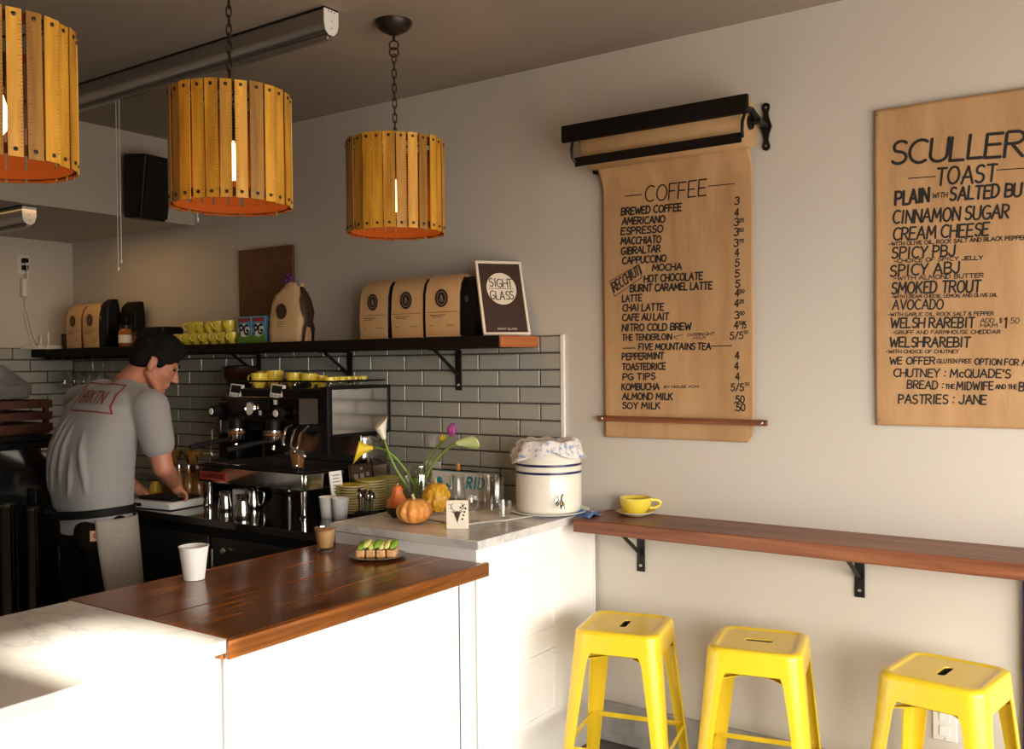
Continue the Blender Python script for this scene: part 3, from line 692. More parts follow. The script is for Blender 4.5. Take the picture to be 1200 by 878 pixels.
# roll holder
h = E('paper_roll_holder', 'dark wall holder with a big brown paper roll above the coffee menu', 'roll holder', (-1.57, 0, 2.40))
O('front_board', MB().box(-.402, .36, -.205, -.185, .012, .078), 'blackwood', h, bevel=.004)
O('cutter_bar', MB().box(-.345, .335, -.198, -.192, -.088, -.052), 'blackwood', h, bevel=.002)
roll = O('paper_roll', MB().at((0, -.1, 0), (0, PI/2, 0)).lathe([(.019, -.325), (.086, -.325), (.0875, -.322), (.0875, .325), (.086, .328), (.019, .328)], 48), 'paperroll', h, smooth=40)
O('core', MB().at((0, -.1, 0), (0, PI/2, 0)).lathe([(.012, -.326), (.0188, -.326), (.0188, .3285), (.012, .3285), (.012, -.326)], 24), 'bronze', roll)
O('axle', MB().cyl((-.35, -.1, 0), (.372, -.1, 0), .0095), 'iron', h)
for sx in (-1, 1):
    xx = -.352 if sx < 0 else .35
    O('side_strap', MB().tube([(xx, -.195, .02), (xx-.004*sx, -.215, -.02), (xx-.006*sx, -.212, -.055), (xx-.01*sx, -.197, -.07)], .006, 8), 'iron', h)
    arm = O('bracket_arm', MB().tube([(xx, -.188, .03), (xx, -.14, .035), (xx+.004*sx, -.1, .012), (xx+.006*sx, -.05, .005), (xx+.006*sx, -.008, 0)], [.009, .011, .014, .011, .012], 10), 'iron', h)
    m = MB(); m.at((xx+.006*sx, -.006, 0), (PI/2, 0, 0))
    pl = [(.0, -.088), (.013, -.082), (.015, -.07), (.009, -.05), (.012, -.03), (.022, 0), (.012, .03), (.009, .05), (.015, .07), (.013, .082), (0, .088)]
    m.prism([(x, z) for x, z in pl]+[(-x, z) for x, z in pl[::-1][1:-1]], -.003, .005); O('wall_plate', m, 'iron', h, bevel=.002)
    for dz in (-.07, 0, .07): O('screw', MB().at((xx+.006*sx, -.01, dz), (PI/2, 0, 0)).lathe([(0, 0), (.005, 0), (.003, .003), (0, .0035)], 10), 'brushed', h)
    O('end_collar', MB().at((xx-.018*sx, -.1, 0), (0, PI/2, 0)).lathe([(0, -.006), (.026, -.006), (.024, .006), (0, .006)], 20), 'iron', h)

# toast menu
c2m = E('paper_menu', 'large brown paper toast menu pinned to the wall, cut off at the photo edge', 'menu', (0, 0, 0))
x0, x1, z0, z1 = -.832, -.232, 1.322, 2.396
lift2 = lambda u, v: .004*(1-math.sin(PI*u))+.012*max(0, (v-.9)/.1)*abs(math.sin(u*5))*.3+.002*math.sin(u*9+v*4)
sh, fn = sheet('paper_sheet', x0, x1, z0, z1, lift2, c2m)
I = Ink()
T(I, 'SCULLERY', 1044, 193, 1225, 179.8, 26, .115, gap=.12)
T(I, 'TOAST', 1096.6, 216.8, 1166.7, 212.5, 19.5, .115); LN(I, [(1064.5, 208.9), (1096, 206.7)], 1.1); LN(I, [(1168, 199.3), (1215, 196)], 1.1)
for t, a, b, d, e, hh, w_ in (('PLAIN', 1049.5, 240.2, 1087.8, 236, 15.5, .17), ('WITH', 1092.5, 232, 1109.8, 231, 5.8, .15), ('SALTED BUTTER', 1113.3, 234.7, 1238, 227.5, 14.8, .15),
    ('CINNAMON SUGAR', 1046.6, 262.2, 1181.8, 255, 14.8, .13), ('CREAM CHEESE', 1046.6, 281.4, 1158.3, 276, 14, .13), ('-WITH OLIVE OIL, ROCK SALT AND BLACK PEPPER', 1041.8, 288, 1203, 280.5, 4.2, .2),
    ('SPICY PBJ', 1045.4, 302.6, 1118, 300, 12.5, .14), ('-CHOICE OF SPICY JELLY', 1047.5, 308, 1151.5, 304, 4.2, .2), ('SPICY ABJ', 1043.3, 324, 1123.5, 319.6, 12.5, .14), ('-WITH ALMOND BUTTER', 1047.5, 328.5, 1152.3, 325, 4.6, .18),
    ('SMOKED TROUT', 1044.9, 344.2, 1148, 342, 13, .14), ('-WITH CREAM CHEESE, LEMON, AND OLIVE OIL', 1044.9, 349.7, 1168.5, 347.5, 3.6, .2), ('AVOCADO', 1046, 362.9, 1104.9, 362, 11, .13), ('-WITH GARLIC OIL, ROCK SALT & PEPPER', 1041, 370.7, 1164, 369.4, 4, .18),
    ('WELSH RAREBIT', 1044, 384.3, 1141, 383.8, 11, .15), ('ADD', 1148.9, 378, 1164.6, 378, 4.8, .13), ('HAM', 1148.9, 383.5, 1168.5, 383.5, 4.6, .15), ('$', 1170.8, 378, 1174.2, 378, 5, .13), ('1', 1176.2, 384, 1179.4, 384, 11.5, .14), ('.50', 1182, 379, 1194, 379, 6.5, .1),
    ('-GRUFF AND FARMHOUSE CHEDDAR', 1045.9, 391.7, 1172, 390.9, 4, .18), ('WELSHRAREBIT', 1042.8, 406.6, 1135.8, 406.6, 11, .15), ('-WITH CHOICE OF CHUTNEY', 1038.8, 414, 1123, 414, 3.8, .2),
    ('WE OFFER', 1042.8, 426.8, 1095, 426.8, 8, .17), ('GLUTEN FREE', 1098, 425.7, 1137.6, 425.7, 4.6, .18), ('OPTION FOR ALL', 1141.8, 427.5, 1213, 428.4, 7, .17), ('CHUTNEY : McQUADE\'S', 1047.5, 441.5, 1183.7, 442.8, 9, .15),
    ('BREAD :', 1063, 455, 1105, 456.2, 9, .15), ('THE', 1107.5, 455.5, 1118, 455.5, 5, .2), ('MIDWIFE', 1120.9, 457, 1163.3, 457, 9, .16), ('AND THE', 1166.4, 456, 1191.6, 456, 5, .2), ('BAKER', 1194, 458, 1232, 459, 9.5, .16), ('PASTRIES : JANE', 1053, 472.6, 1155.4, 474, 10, .15)): T(I, t, a, b, d, e, hh, w_)
ink_on('lettering', I, x0, x1, z0, z1, fn, sh)
for u, v in ((.012, .985), (.012, .015), (.988, .985)):
    O('pin', MB().at(Vector(fn(u, v))+Vector((0, -.001, 0)), (PI/2, 0, 0)).lathe([(0, 0), (.005, 0), (.004, .003), (0, .004)], 10), 'brushed', c2m)

# ================================================================== ON THE HIGH SHELF
ZS = 1.661
def make_bag(label, x, y, w_, d_, h_, rz, side='black', body='kraft', group='coffee bags on the shelf', emblem='ink', fold=True, name='coffee_bag'):
    b = E(name, label, 'coffee bag', (x, y, ZS), rz, group)
    rg = []; n = 4
    for z, ww, dd, yo in ((0, .93, .9, 0), (.012, 1, 1, 0), (.35, 1.01, 1.04, 0), (.7, 1.0, .98, 0), (.86, 1, .8, .004), (.955, 1, .5, .012), (.99, .985, .3, .02), (1., .97, .16, .024)):
        pts = []
        for px, py in ((-.5, -.5), (-.25, -.52), (0, -.53), (.25, -.52), (.5, -.5), (.485, -.2), (.45, 0), (.485, .2), (.5, .5), (.25, .52), (0, .52), (-.25, .52), (-.5, .5), (-.485, .2), (-.45, 0), (-.485, -.2)):
            k = .004*noise.noise(Vector((px*5+x*7, py*5, z*5)))
            pts.append((px*w_*ww+k, py*d_*dd+yo+k, z*h_))
        rg.append(pts)
    O('body', MB().loft(rg), body, b, smooth=50)
    for s_ in (-1, 1):
        g = MB(); P_ = []
        for i, z in enumerate((.02, .35, .7, .86, .955)):
            dd = (1, 1.04, .98, .8, .5)[i]; yo = (0, 0, 0, .004, .012)[i]
            P_.append([(s_*(w_*.505+.001), -d_*dd*.47+yo, z*h_), (s_*w_*.492, -d_*dd*.2+yo, z*h_), (s_*w_*.462, yo, z*h_), (s_*w_*.492, d_*dd*.2+yo, z*h_), (s_*(w_*.505+.001), d_*dd*.47+yo, z*h_)])
        if s_ > 0: P_ = [p[::-1] for p in P_]
        g.loft(P_, False, False, False); O('gusset', g, side, b, smooth=60, solid=.001)
    e = MB(); disc(e, 0, 0, w_*.19, w_*.22); e.v = [(x_, -d_*.545-.0015, h_*.62+y_) for x_, y_, _ in e.v]
    em = O('emblem', e, emblem, b, smooth=0)
    I = Ink(); I.line(arc(0, 0, w_*.13, w_*.16, 0, 360, 24), .0018); I.line([(-w_*.05, -.012), (0, .014), (w_*.05, -.012)], .002); I.line([(0, -.016), (0, .014)], .002)
    I.mb.v = [(x_, -d_*.545-.0025, h_*.62+y_) for x_, y_, _ in I.mb.v]
    O('mark', I.mb, 'kraft' if emblem == 'ink' else 'brushed', em, smooth=0)
    if body == 'kraft':
        I = Ink(); I.line([(-w_*.46, 0), (w_*.46, 0)], .0015)
        for a, bb, zz in ((-.36, .1, -.012), (-.3, 0, -.02), (.14, .38, -.058), (-.36, -.26, -.058)): I.line([(a*w_, zz), (bb*w_, zz)], .0022)
        I.mb.v = [(x_, -d_*.552-.0012, h_*.4+y_) for x_, y_, _ in I.mb.v]; O('print', I.mb, 'kraftdark', b, smooth=0)
    if fold: O('fold', MB().box(-w_*.49, w_*.49, .004, .03, h_*.975, h_*1.004), body, b, bevel=.004)
    return b
for i, (px0, px1, l) in enumerate(((421, 454, 'kraft coffee bag with black oval, first of three beside the framed sign'), (458, 494, 'kraft coffee bag with black oval, middle of three left of framed sign'), (498, 536, 'kraft coffee bag with black oval, touching the black bag by the sign'))):
    a = AT(px0, 394, 1, -.215); b_ = AT(px1, 394, 1, -.215)
    make_bag(l, (a.x+b_.x)/2, -.158, b_.x-a.x-.003, .1, .272, math.radians(-2+i*3))
x = AT(546, 393, 1, -.17).x
make_bag('black coffee bag with a faint round emblem, half hidden by the framed sign', x+.024, -.14, .07, .1, .26, .05, 'black', 'black', emblem='black')
make_bag('kraft coffee bag mostly hidden behind the framed sign', AT(561, 393, 1, -.06).x, -.04, .1, .05, .24, 0)
for px0, px1, l in ((78, 96, 'kraft coffee bag with red side at the far end of the shelf'), (97, 117, 'kraft coffee bag with black side second from the shelf far end')):
    a = AT(px0, 404, 1, -.22); b_ = AT(px1, 404, 1, -.22)
    make_bag(l, (a.x+b_.x)/2-.004, -.17, b_.x-a.x-.014, .1, .265, 0, 'redbrown' if px0 == 78 else 'black')
x = AT(128, 404, 1, -.17).x
make_bag('plain black coffee bag on the shelf behind the amber jar', AT(143, 403, 1, -.12).x+.04, -.075, .12, .08, .27, .1, 'black', 'black', emblem='black')
make_bag('black coffee bag on the shelf directly beside the far kraft bags', AT(127, 404, 1, -.17).x, -.16, .07, .1, .285, 0, 'black', 'black', emblem='black')

# crumpled open bag with a purple flower
p = AT(340, 397, 1, -.17)
b = E('coffee_bag', 'crumpled open kraft coffee bag with a purple flower standing in it', 'coffee bag', (p.x, -.165, ZS), .2)
rg = []
for z, ww, dd, dx in ((0, .2, .115, 0), (.06, .205, .125, 0), (.13, .2, .11, .004), (.19, .185, .1, .0), (.235, .16, .08, .006), (.262, .12, .06, .012), (.282, .09, .04, .02)):
    pts = []
    for i in range(28):
        a = 2*PI*i/28; c_, s_ = math.cos(a), math.sin(a)
        x_ = abs(c_)**.5*math.copysign(1, c_)*ww/2; y_ = abs(s_)**.5*math.copysign(1, s_)*dd/2
        k = 1+.1*noise.noise(Vector((c_*2.2, s_*2.2, z*16+3)))+.05*noise.noise(Vector((c_*5, s_*5, z*30)))
        pts.append((x_*k+dx, y_*k, z+(.014*math.sin(3*a) if z > .25 else 0)))
    rg.append(pts)
O('body', MB().loft(rg, True, False), 'kraft', b, smooth=60)
g = MB(); P_ = []
for z, y0, y1, xo in ((.0, -.05, .045, .104), (.07, -.045, .05, .108), (.1, -.03, .03, .112), (.15, -.055, .05, .106), (.2, -.05, .04, .098), (.24, -.03, .03, .086), (.272, -.012, .012, .07)):
    P_.append([(xo, y0, z), (xo-.012 if z < .08 else xo+.004, (y0+y1)/2, z), (xo, y1, z)])
g.loft([q[::-1] for q in P_], False, False, False); O('gusset', g, 'kraftdark', b, smooth=60, solid=.002)
e = MB(); disc(e, 0, 0, .03, .038); e.v = [(x_-.004, -.066-.001, .15+y_) for x_, y_, _ in e.v]; O('emblem', e, 'kraftdark', b, smooth=0)
I = Ink()
for i, zz in enumerate((.098, .088, .078)): I.line([(-.03, zz), (.022-.008*i, zz)], .002)
I.mb.v = [(x_, -.069, y_) for x_, y_, _ in I.mb.v]; O('print', I.mb, 'kraftdark', b, smooth=0)
f = E('dried_flower', 'small purple flower head sticking out of the crumpled kraft bag', 'flower', (p.x-.0, -.17, ZS+.2))
O('stem', MB().tube([(0, 0, 0), (.002, 0, .06), (-.002, 0, .1)], .002, 6), 'leafg', f)
m = MB(); rnd = random.Random(4)
for i in range(16): m.ell((rnd.uniform(-.02, .02), rnd.uniform(-.015, .015), .11+rnd.uniform(-.018, .022)), (.011, .009, .011), 8, 6)
O('bloom', m, 'purple', f)

# framed sign
p0 = AT(567, 391, 1, -.245); p1 = AT(622, 390, 1, -.08)
fs = E('framed_sign', 'framed black coffee sign with a round cream logo leaning on the shelf', 'sign', ((p0.x+p1.x)/2, -.1625, ZS+.003))
fw, fh = (p1.xy-p0.xy).length, .342
fs.rotation_euler = (math.radians(-21), 0, math.atan2(.165, p1.x-p0.x))
O('frame', MB().box(-fw/2, fw/2, -.004, .012, 0, .012).box(-fw/2, fw/2, -.004, .012, fh-.012, fh).box(-fw/2, -fw/2+.011, -.004, .012, .012, fh-.012).box(fw/2-.011, fw/2, -.004, .012, .012, fh-.012), 'card', fs, bevel=.002)
O('poster', MB().box(-fw/2+.01, fw/2-.01, 0, .01, .01, fh-.01), 'kraftdark', fs)
e = MB(); disc(e, 0, 0, .066, .074); e.v = [(x_, -.001, fh*.62+y_) for x_, y_, _ in e.v]; lg = O('logo', e, 'card', fs, smooth=0)
I = Ink(); I.fit('SIGHT', -.05, .05, .008, .038, .1, slant=0, jit=.06); I.fit('GLASS', -.052, .05, -.05, .038, .1, slant=0, jit=.06); I.line([(-.055, 0), (.055, 0)], .0022)
I.mb.v = [(x_, -.002, fh*.62+y_) for x_, y_, _ in I.mb.v]; O('lettering', I.mb, 'kraftdark', lg, smooth=0)
I = Ink(); I.fit('SIGHT GLASS', -.04, .045, 0, .0075, .16, slant=0)
I.mb.v = [(x_, -.001, .024+y_) for x_, y_, _ in I.mb.v]; O('small_lettering', I.mb, 'card', fs, smooth=0)

# brown board leaning on the wall
p0 = AT(281, 293, 1, -.02); p1 = AT(344, 286, 1, -.02)
tag(O('wooden_board', MB().box(p0.x, p1.x, -.03, -.012, ZS, 2.168), 'cork', bevel=.003), 'plain brown board leaning on the wall behind the tea boxes', 'board')

# tea boxes
for i, (a, b_) in enumerate(((278.5, 294.5), (295.5, 311))):
    q0 = AT(a, 398, 1, -.22); q1 = AT(b_, 398, 1, -.22); w_ = q1.x-q0.x
    t = E('tea_box', ('blue and green tea box next to the yellow cups', 'blue and green tea box next to the crumpled kraft bag')[i], 'tea box', ((q0.x+q1.x)/2, -.18, ZS), 0, 'tea boxes on the shelf')
    O('carton', MB().box(-w_/2, w_/2, -.04, .04, 0, .135), 'skyblue', t, bevel=.002)
    m = MB()
    for k in range(13): m.ell((-w_/2+.006+k*(w_-.012)/12, -.0405, .014+.012*math.sin(k*1.9)+.008), (.013, .001, .02), 10, 8)
    O('green_print', m.box(-w_/2+.001, w_/2-.001, -.0408, -.0402, .001, .028), 'grass', t)
    O('red_band', MB().box(-w_/2+.006, w_/2-.006, -.0412, -.0402, .108, .127), 'redband', t)
    e = MB(); disc(e, 0, 0, w_*.42, .034); e.v = [(x_, -.0415, .066+y_) for x_, y_, _ in e.v]; lb = O('label', e, 'white', t, smooth=0)
    I = Ink(); I.fit('PG', -w_*.3, w_*.3, .044, .046, .19, slant=0); I.mb.v = [(x_, -.0422, y_) for x_, y_, _ in I.mb.v]; O('lettering', I.mb, 'ink', lb, smooth=0)

# yellow cups
def make_cup(label, loc, rz, r=.04, hgt=.062, group=None, inner='cream', name='yellow_cup', drink=None):
    c_ = E(name, label, 'cup', loc, rz, group); k = r/.04; z = hgt/.062
    prof = [(0, .001), (.021, .001), (.022, .0), (.024, .002), (.0245, .006), (.034, .02), (.039, .04), (.04, .062), (.0385, .0625), (.037, .060), (.036, .04), (.031, .021), (.02, .008), (0, .007)]
    O('bowl', MB().lathe([(a*k, b_*z) for a, b_ in prof], 32), 'yellowcer', c_, smooth=50)
    hp = [(.0375*k, 0, .052*z), (.052*k, 0, .053*z), (.062*k, 0, .044*z), (.060*k, 0, .03*z), (.049*k, 0, .021*z), (.035*k, 0, .021*z)]
    sm = []
    for i in range(len(hp)-1):
        for t_ in (0, .5): sm.append(Vector(hp[i]).lerp(Vector(hp[i+1]), t_))
    sm.append(Vector(hp[-1])); O('handle', MB().tube(sm, .0042*k, 8), 'yellowcer', c_, smooth=60)
    if drink: O('drink', MB().lathe([(0, .05*z), (.0366*k, .05*z)], 28), drink, c_, smooth=0)
    return c_
rnd = random.Random(5)
cup0 = None; bx = []
HD = -PI/2
for i in range(7):
    p = AT(212+i*10.3, 402, 1, -.2); bx.append(p.x); y_ = -.205
    l = 'yellow cup in the lower row on the high shelf, %s from the black bin' % ORD[i+1]
    if cup0 is None: cup0 = make_cup(l, (p.x, y_, ZS), HD, .0345, .06, 'yellow cups on the high shelf')
    else: dup(cup0, (p.x, y_, ZS), HD+rnd.uniform(-.3, .3), l)
for i in range(2, 7):
    l = 'yellow cup stacked on top of the shelf pile, %s from the black bin' % ORD[i-1]
    dup(cup0, ((bx[i-1]+bx[i])/2+(.0 if i < 6 else .01), -.205, ZS+.0612), HD+rnd.uniform(-.5, .5), l)
# black bin, jars, white network gear at the far end
p = AT(190, 402, 1, -.17)
b = E('black_bin', 'square black bin on the high shelf next to the yellow cups', 'bin', (p.x, -.16, ZS))
O('tub', MB().loft([rrect(.17, .13, .01, 4, 0), rrect(.185, .145, .012, 4, .105), rrect(.175, .135, .01, 4, .105), rrect(.16, .12, .008, 4, .01)]), 'black', b, smooth=40)
I = Ink(); I.line(arc(.055, .075, .008, .012, 0, 360, 12), .004); I.line([(.058, .06), (.055, .045)], .005); I.mb.v = [(x_, -.0735-.0005, y_) for x_, y_, _ in I.mb.v]; O('white_mark', I.mb, 'white', b, smooth=0)
p = AT(150, 403, 1, -.2)
j = E('jar', 'amber jar with a cream label on the high shelf behind the barista', 'jar', (p.x, -.215, ZS))
O('body', MB().lathe([(0, 0), (.035, 0), (.038, .006), (.038, .085), (.03, .1), (.028, .104), (0, .104)], 28), 'jarfill', j, smooth=50)
O('lid', MB().lathe([(0, .1045), (.0315, .1045), (.0315, .122), (.03, .1235), (0, .1235)], 28), 'bronze', j)
O('label', MB().lathe([(.0386, .022), (.0386, .068)], 28), 'card', j)
p = AT(162, 401, 1, -.13)
j = E('jar', 'round dark jar with a pale print on the shelf between amber jar and bin', 'jar', (p.x+.03, -.15, ZS))
O('body', MB().lathe([(0, 0), (.045, 0), (.048, .01), (.048, .07), (.042, .085), (0, .085)], 28), 'kraftdark', j, smooth=50); O('lid', MB().lathe([(0, .0855), (.045, .0855), (.045, .1), (0, .102)], 28), 'black', j); O('label', MB().lathe([(.0486, .02), (.0486, .062)], 28), 'redbrown', j)
p = AT(48, 405, 1, -.24)
b = E('network_router', 'white network router with two stub antennas at the far shelf end', 'router', (p.x+.02, -.215, ZS))
O('case', MB().loft([rrect(.2, .11, .02, 4, 0), rrect(.2, .11, .02, 4, .018), rrect(.185, .095, .016, 4, .024)]), 'whiteplastic', b, smooth=40)
for x_ in (-.01, .075): O('antenna', MB().cyl((x_, -.03, .02), (x_, -.03, .105 if x_ > 0 else .085), .006, 10), 'whiteplastic', b)
b = E('black_box', 'low dark box on the shelf behind the white router', 'box', (p.x+.13, -.075, ZS))
O('case', MB().box(-.11, .11, -.045, .045, 0, .085), 'kraftdark', b, bevel=.004); O('lid', MB().box(-.112, .112, -.047, .047, .0855, .097), 'black', b, bevel=.003)
p = AT(38, 408, 1, -.33)
t = O('power_strip', MB().at((0, 0, 0), (0, .0, .35)).loft([rrect(.15, .05, .01, 3, 0), rrect(.15, .05, .01, 3, .016), rrect(.142, .042, .008, 3, .021)]), 'whiteplastic', loc=(XL+.085, -.315, ZS+.0255), rot=(.0, .0, 0)); tag(t, 'white power strip at the shelf end against the tiled far wall', 'power strip')
t.location.z = ZS+.001
# outlet with plugs and adapters on the far wall
y_ = AT(27, 310, 0, XL).y; z_ = 2.184
c_ = E('outlet_plate', 'white outlet with two black plugs high on the far wall', 'outlet', (XL, y_, z_))
O('plate', MB().box(0, .007, -.038, .038, -.06, .06), 'whiteplastic', c_, bevel=.003)
for dz in (.022, -.022):
    pg = O('plug', MB().box(.007, .04, -.016, .016, dz-.014, dz+.014), 'rubber', c_, bevel=.004)
m = MB()
for s_, e_ in ((.0, (.05, .03)), (.02, (.045, -.03))):
    m.tube([(.036, 0, .02-s_*2), (.04, .006+s_*.4, -.06), (.012, .012-s_, -.2), (.012, -.0+s_, -.32), (.02, .02+s_, -.42), (e_[0], .03+s_*2, -.5)], .003, 6)
O('cord', m, 'whiteplastic', c_, smooth=60)
b = O('wall_adapter', MB().loft([rrect(.035, .03, .008, 3, 0), rrect(.035, .03, .008, 3, .11)]), 'whiteplastic', loc=(XL+.022, y_-.01, z_-.2), bevel=.002); tag(b, 'white stick adapter on the far wall below the outlet', 'adapter')
# stemmed glasses hanging under the far end of the shelf
def wine_glass(label, x, y):
    g_ = E('wine_glass', label, 'glass', (x, y, 1.6), 0, 'glasses hanging under the shelf')
    O('bowl', MB().lathe([(.004, -.075), (.018, -.085), (.034, -.115), (.036, -.14), (.03, -.18), (.0285, -.18), (.034, -.14), (.032, -.116), (.017, -.088), (0, -.079)], 24), 'glass', g_, smooth=60)
    O('stem', MB().cyl((0, 0, -.078), (0, 0, -.004), .0036, 10), 'glass', g_); O('foot', MB().lathe([(0, -.004), (.033, -.001), (.033, .001), (0, .002)], 24), 'glass', g_, smooth=60)
    return g_
g0 = None
for i in range(5):
    l = 'wine glass hanging upside down under the far shelf end, %s from the far wall' % ORD[i+1]
    x_ = -5.62+.105*i
    if g0 is None: g0 = wine_glass(l, x_, -.17)
    else: dup(g0, (x_, -.17, 1.6), None, l)
m = MB()
for i in range(6): m.box(-5.685+.105*i, -5.665+.105*i, -.27, -.03, 1.5965, 1.611)
o = O('glass_rack', m, 'black', bevel=.001); tag(o, 'black rack rails under the far shelf end holding wine glasses', 'glass rack')

# ================================================================== ON THE MARBLE TOP
ZM = .9455
def at_m(px, py, z=ZM): p = AT(px, py, 2, z); return p.x, p.y
# water crock
x, y = -1.995, -.2
x, y = AT(644, 590, 1, -.2).x, -.205
k = E('water_crock', 'cream stoneware water crock with two navy bands and a spigot', 'crock', (x, y, ZM+.012), math.radians(50))
R = .132
O('vessel', MB().lathe([(0, 0), (.122, 0), (.129, .006), (R, .03), (R, .196), (R-.003, .2), (R, .204), (R-.003, .213), (.121, .234), (.112, .246), (.104, .254), (.06, .258), (0, .258)], 64), 'stone', k, smooth=50)
for z in (.154, .184): O('blue_band', MB().lathe([(R+.0006, z), (R+.0009, z+.002), (R+.0009, z+.0075), (R+.0006, z+.0095)], 64), 'blueband', k, smooth=60)
sp = O('spigot', MB().tube([(0, -R+.004, .052), (0, -R-.03, .052), (0, -R-.04, .044), (0, -R-.042, .03)], [.011, .011, .011, .009], 12), 'chrome', k, smooth=60)
O('spigot_collar', MB().at((0, -R+.001, .052), (PI/2, 0, 0)).lathe([(0, 0), (.021, 0), (.019, .008), (0, .009)], 20), 'chrome', sp)
O('spigot_lever', MB().tube([(0, -R-.03, .055), (0, -R-.031, .076), (0, -R-.046, .084)], [.005, .004, .005], 8), 'chrome', sp)
# cloth draped over the crock
def crock_cloth(u, v):
    a = 2*PI*u; rim = .112
    L_ = v*(.158+.024*math.sin(2*a+2.4)+.016*math.sin(3*a+.5)+.055*max(0, math.cos(a-4.1))**4)
    if L_ < rim: r_ = L_; z = .278+.016*noise.noise(Vector((r_*math.cos(a)*20, r_*math.sin(a)*20, 1)))*min(1, r_*25)
    else:
        d_ = L_-rim; r_ = rim+d_*.6+.006*math.sin(9*a); z = .278+.016*noise.noise(Vector((rim*math.cos(a)*20, rim*math.sin(a)*20, 1)))-d_*1.0+.005*math.sin(7*a+1)
    return (r_*math.cos(a), r_*math.sin(a), z+.003)
m = MB(); m.grid(crock_cloth, 72, 16)
cl = O('tea_towel', m, 'clothblue', loc=(x, y, ZM+.012), smooth=80, solid=.003); tag(cl, 'cream tea towel with blue pattern crumpled on the crock lid', 'towel')
sb = cl.modifiers.new('soft', 'SUBSURF'); sb.levels = 1; sb.render_levels = 1
# saucer under the crock, small blue cloth beside it
tag(O('saucer_tray', MB().lathe([(0, 0), (.135, 0), (.16, .008), (.163, .011), (.158, .0112), (.132, .0045), (0, .0045)], 48), 'white', loc=(x, y, ZM+.0065)), 'shallow white dish under the stoneware crock', 'dish')
m = MB(); px_, py_ = at_m(690, 603)
m.grid(lambda u, v: (px_-.06+.12*u, py_+.02-.1*v+.02*math.sin(u*5), ZM+.002+.022*abs(math.sin(u*6+v*3))*(1-abs(2*v-1))+.004*math.sin(9*u)), 24, 16)
cl = O('blue_cloth', m, 'blue', smooth=80, solid=.002); tag(cl, 'small blue cloth crumpled at the end of the wooden bar beside the crock', 'cloth')
# white towel under glasses
m = MB()
def towel(u, v):
    a, b_ = Vector((*at_m(541, 617), 0)), Vector((*at_m(655, 603), 0)); side = Vector((-.62, .78, 0))*.0
    q = a.lerp(b_, u); q = q+Vector((-.26, .06, 0))*v
    return (q.x, q.y, ZM+.0015+.0025*abs(math.sin(7*u+2*v)))
m.grid(towel, 30, 20); cl = O('white_towel', m, 'cloth', smooth=80, solid=.0015); tag(cl, 'white towel spread under the upturned drinking glasses', 'towel')
# glasses
ZG = ZM+.006
def tumbler(label, px, py, r0, r1, h_, up=False, name='drinking_glass'):
    x_, y_ = at_m(px, py, ZG); t_ = .0028
    if up: prof = [(0, 0), (r0, 0), (r0+.001, .004), (r1, h_), (r1-t_, h_), (r0-t_, .012), (0, .01)]
    else: prof = [(0, h_), (r0-.003, h_), (r0, h_-.004), (r1, .002), (r1-.001, 0), (r1-t_, .002), (r0-t_, h_-.012), (0, h_-.012)][::-1]
    o_ = O(name, MB().lathe(prof, 32), 'glass', loc=(x_, y_, ZG), smooth=50)
    o_['group'] = 'drinking glasses on the marble top'; return tag(o_, label, 'glass')
tumbler('upturned clear glass in front of the turquoise lettering', 536, 592, .032, .038, .128)
tumbler('tall upturned clear glass right of the turquoise lettering', 571, 594, .034, .041, .15)
tumbler('upturned clear glass behind the small tumbler, next to the crock', 580, 601, .033, .039, .14)
tumbler('upturned clear glass at the back beside the tall one', 584, 589, .033, .038, .125)
tumbler('small upright tumbler at the front edge of the towel near the crock', 592, 607, .022, .027, .066, True)
x_, y_ = at_m(555, 611, ZG)
g_ = E('stemmed_glass', 'small stemmed glass standing between deer card and tumblers', 'glass', (x_, y_, ZG))
O('bowl', MB().lathe([(.004, .04), (.018, .05), (.024, .07), (.0235, .098), (.0215, .098), (.022, .07), (.016, .053), (0, .046)], 28), 'glass', g_, smooth=60)
O('stem', MB().cyl((0, 0, .003), (0, 0, .043), .0045, 12), 'glass', g_); O('foot', MB().lathe([(0, 0), (.026, 0), (.026, .002), (0, .004)], 28), 'glass', g_, smooth=60)
# printed white tray sign against the tiles
p0 = AT(501, 585, 1, -.13); p1 = AT(577, 585, 1, -.13)
sg = E('printed_sign', 'white sign with turquoise lettering propped behind the glasses', 'sign', ((p0.x+p1.x)/2, -.13, ZM+.001)); sg.rotation_euler = (math.radians(-14), 0, 0)
hw = (p1.x-p0.x)/2
O('board', MB().box(-hw, hw, 0, .012, .008, .125), 'white', sg, bevel=.004)
O('blue_edge', MB().box(-hw+.03, hw-.03, .0125, .018, .06, .129), 'teal', sg, bevel=.003)
m = MB(); m.tube([(-hw-.004, .014, .0), (-hw-.004, .014, .132), (hw, .014, .136), (hw+.018, .014, .126), (hw+.018, .014, 0)], .003, 8); O('wire_frame', m, 'iron', sg, smooth=60)
I = Ink(); 
def sx(px): return AT(px, 570, 1, -.13).x-sg.location.x
I.fit('J', sx(521.5), sx(527.5), .058, .046, .2, slant=0, jit=0); I.fit('RID', sx(544.5), sx(564), .058, .046, .19, slant=0, jit=0, gap=.3)
e = I.mb; disc(e, sx(511.5), .082, .018, .017); e.add([(sx(505.5), .078, 0), (sx(511.5), .05, 0), (sx(517.3), .078, 0)], [(0, 1, 2)])
e.v = [(a, -.0012, b_) for a, b_, _ in e.v]; O('lettering', e, 'teal', sg, smooth=0)
b_ = E('white_switch_plate', 'pale cover plate on the tiled wall behind the flower jar', 'plate', (AT(512, 550, 1, 0).x, -.011, AT(512, 552, 1, 0).z))
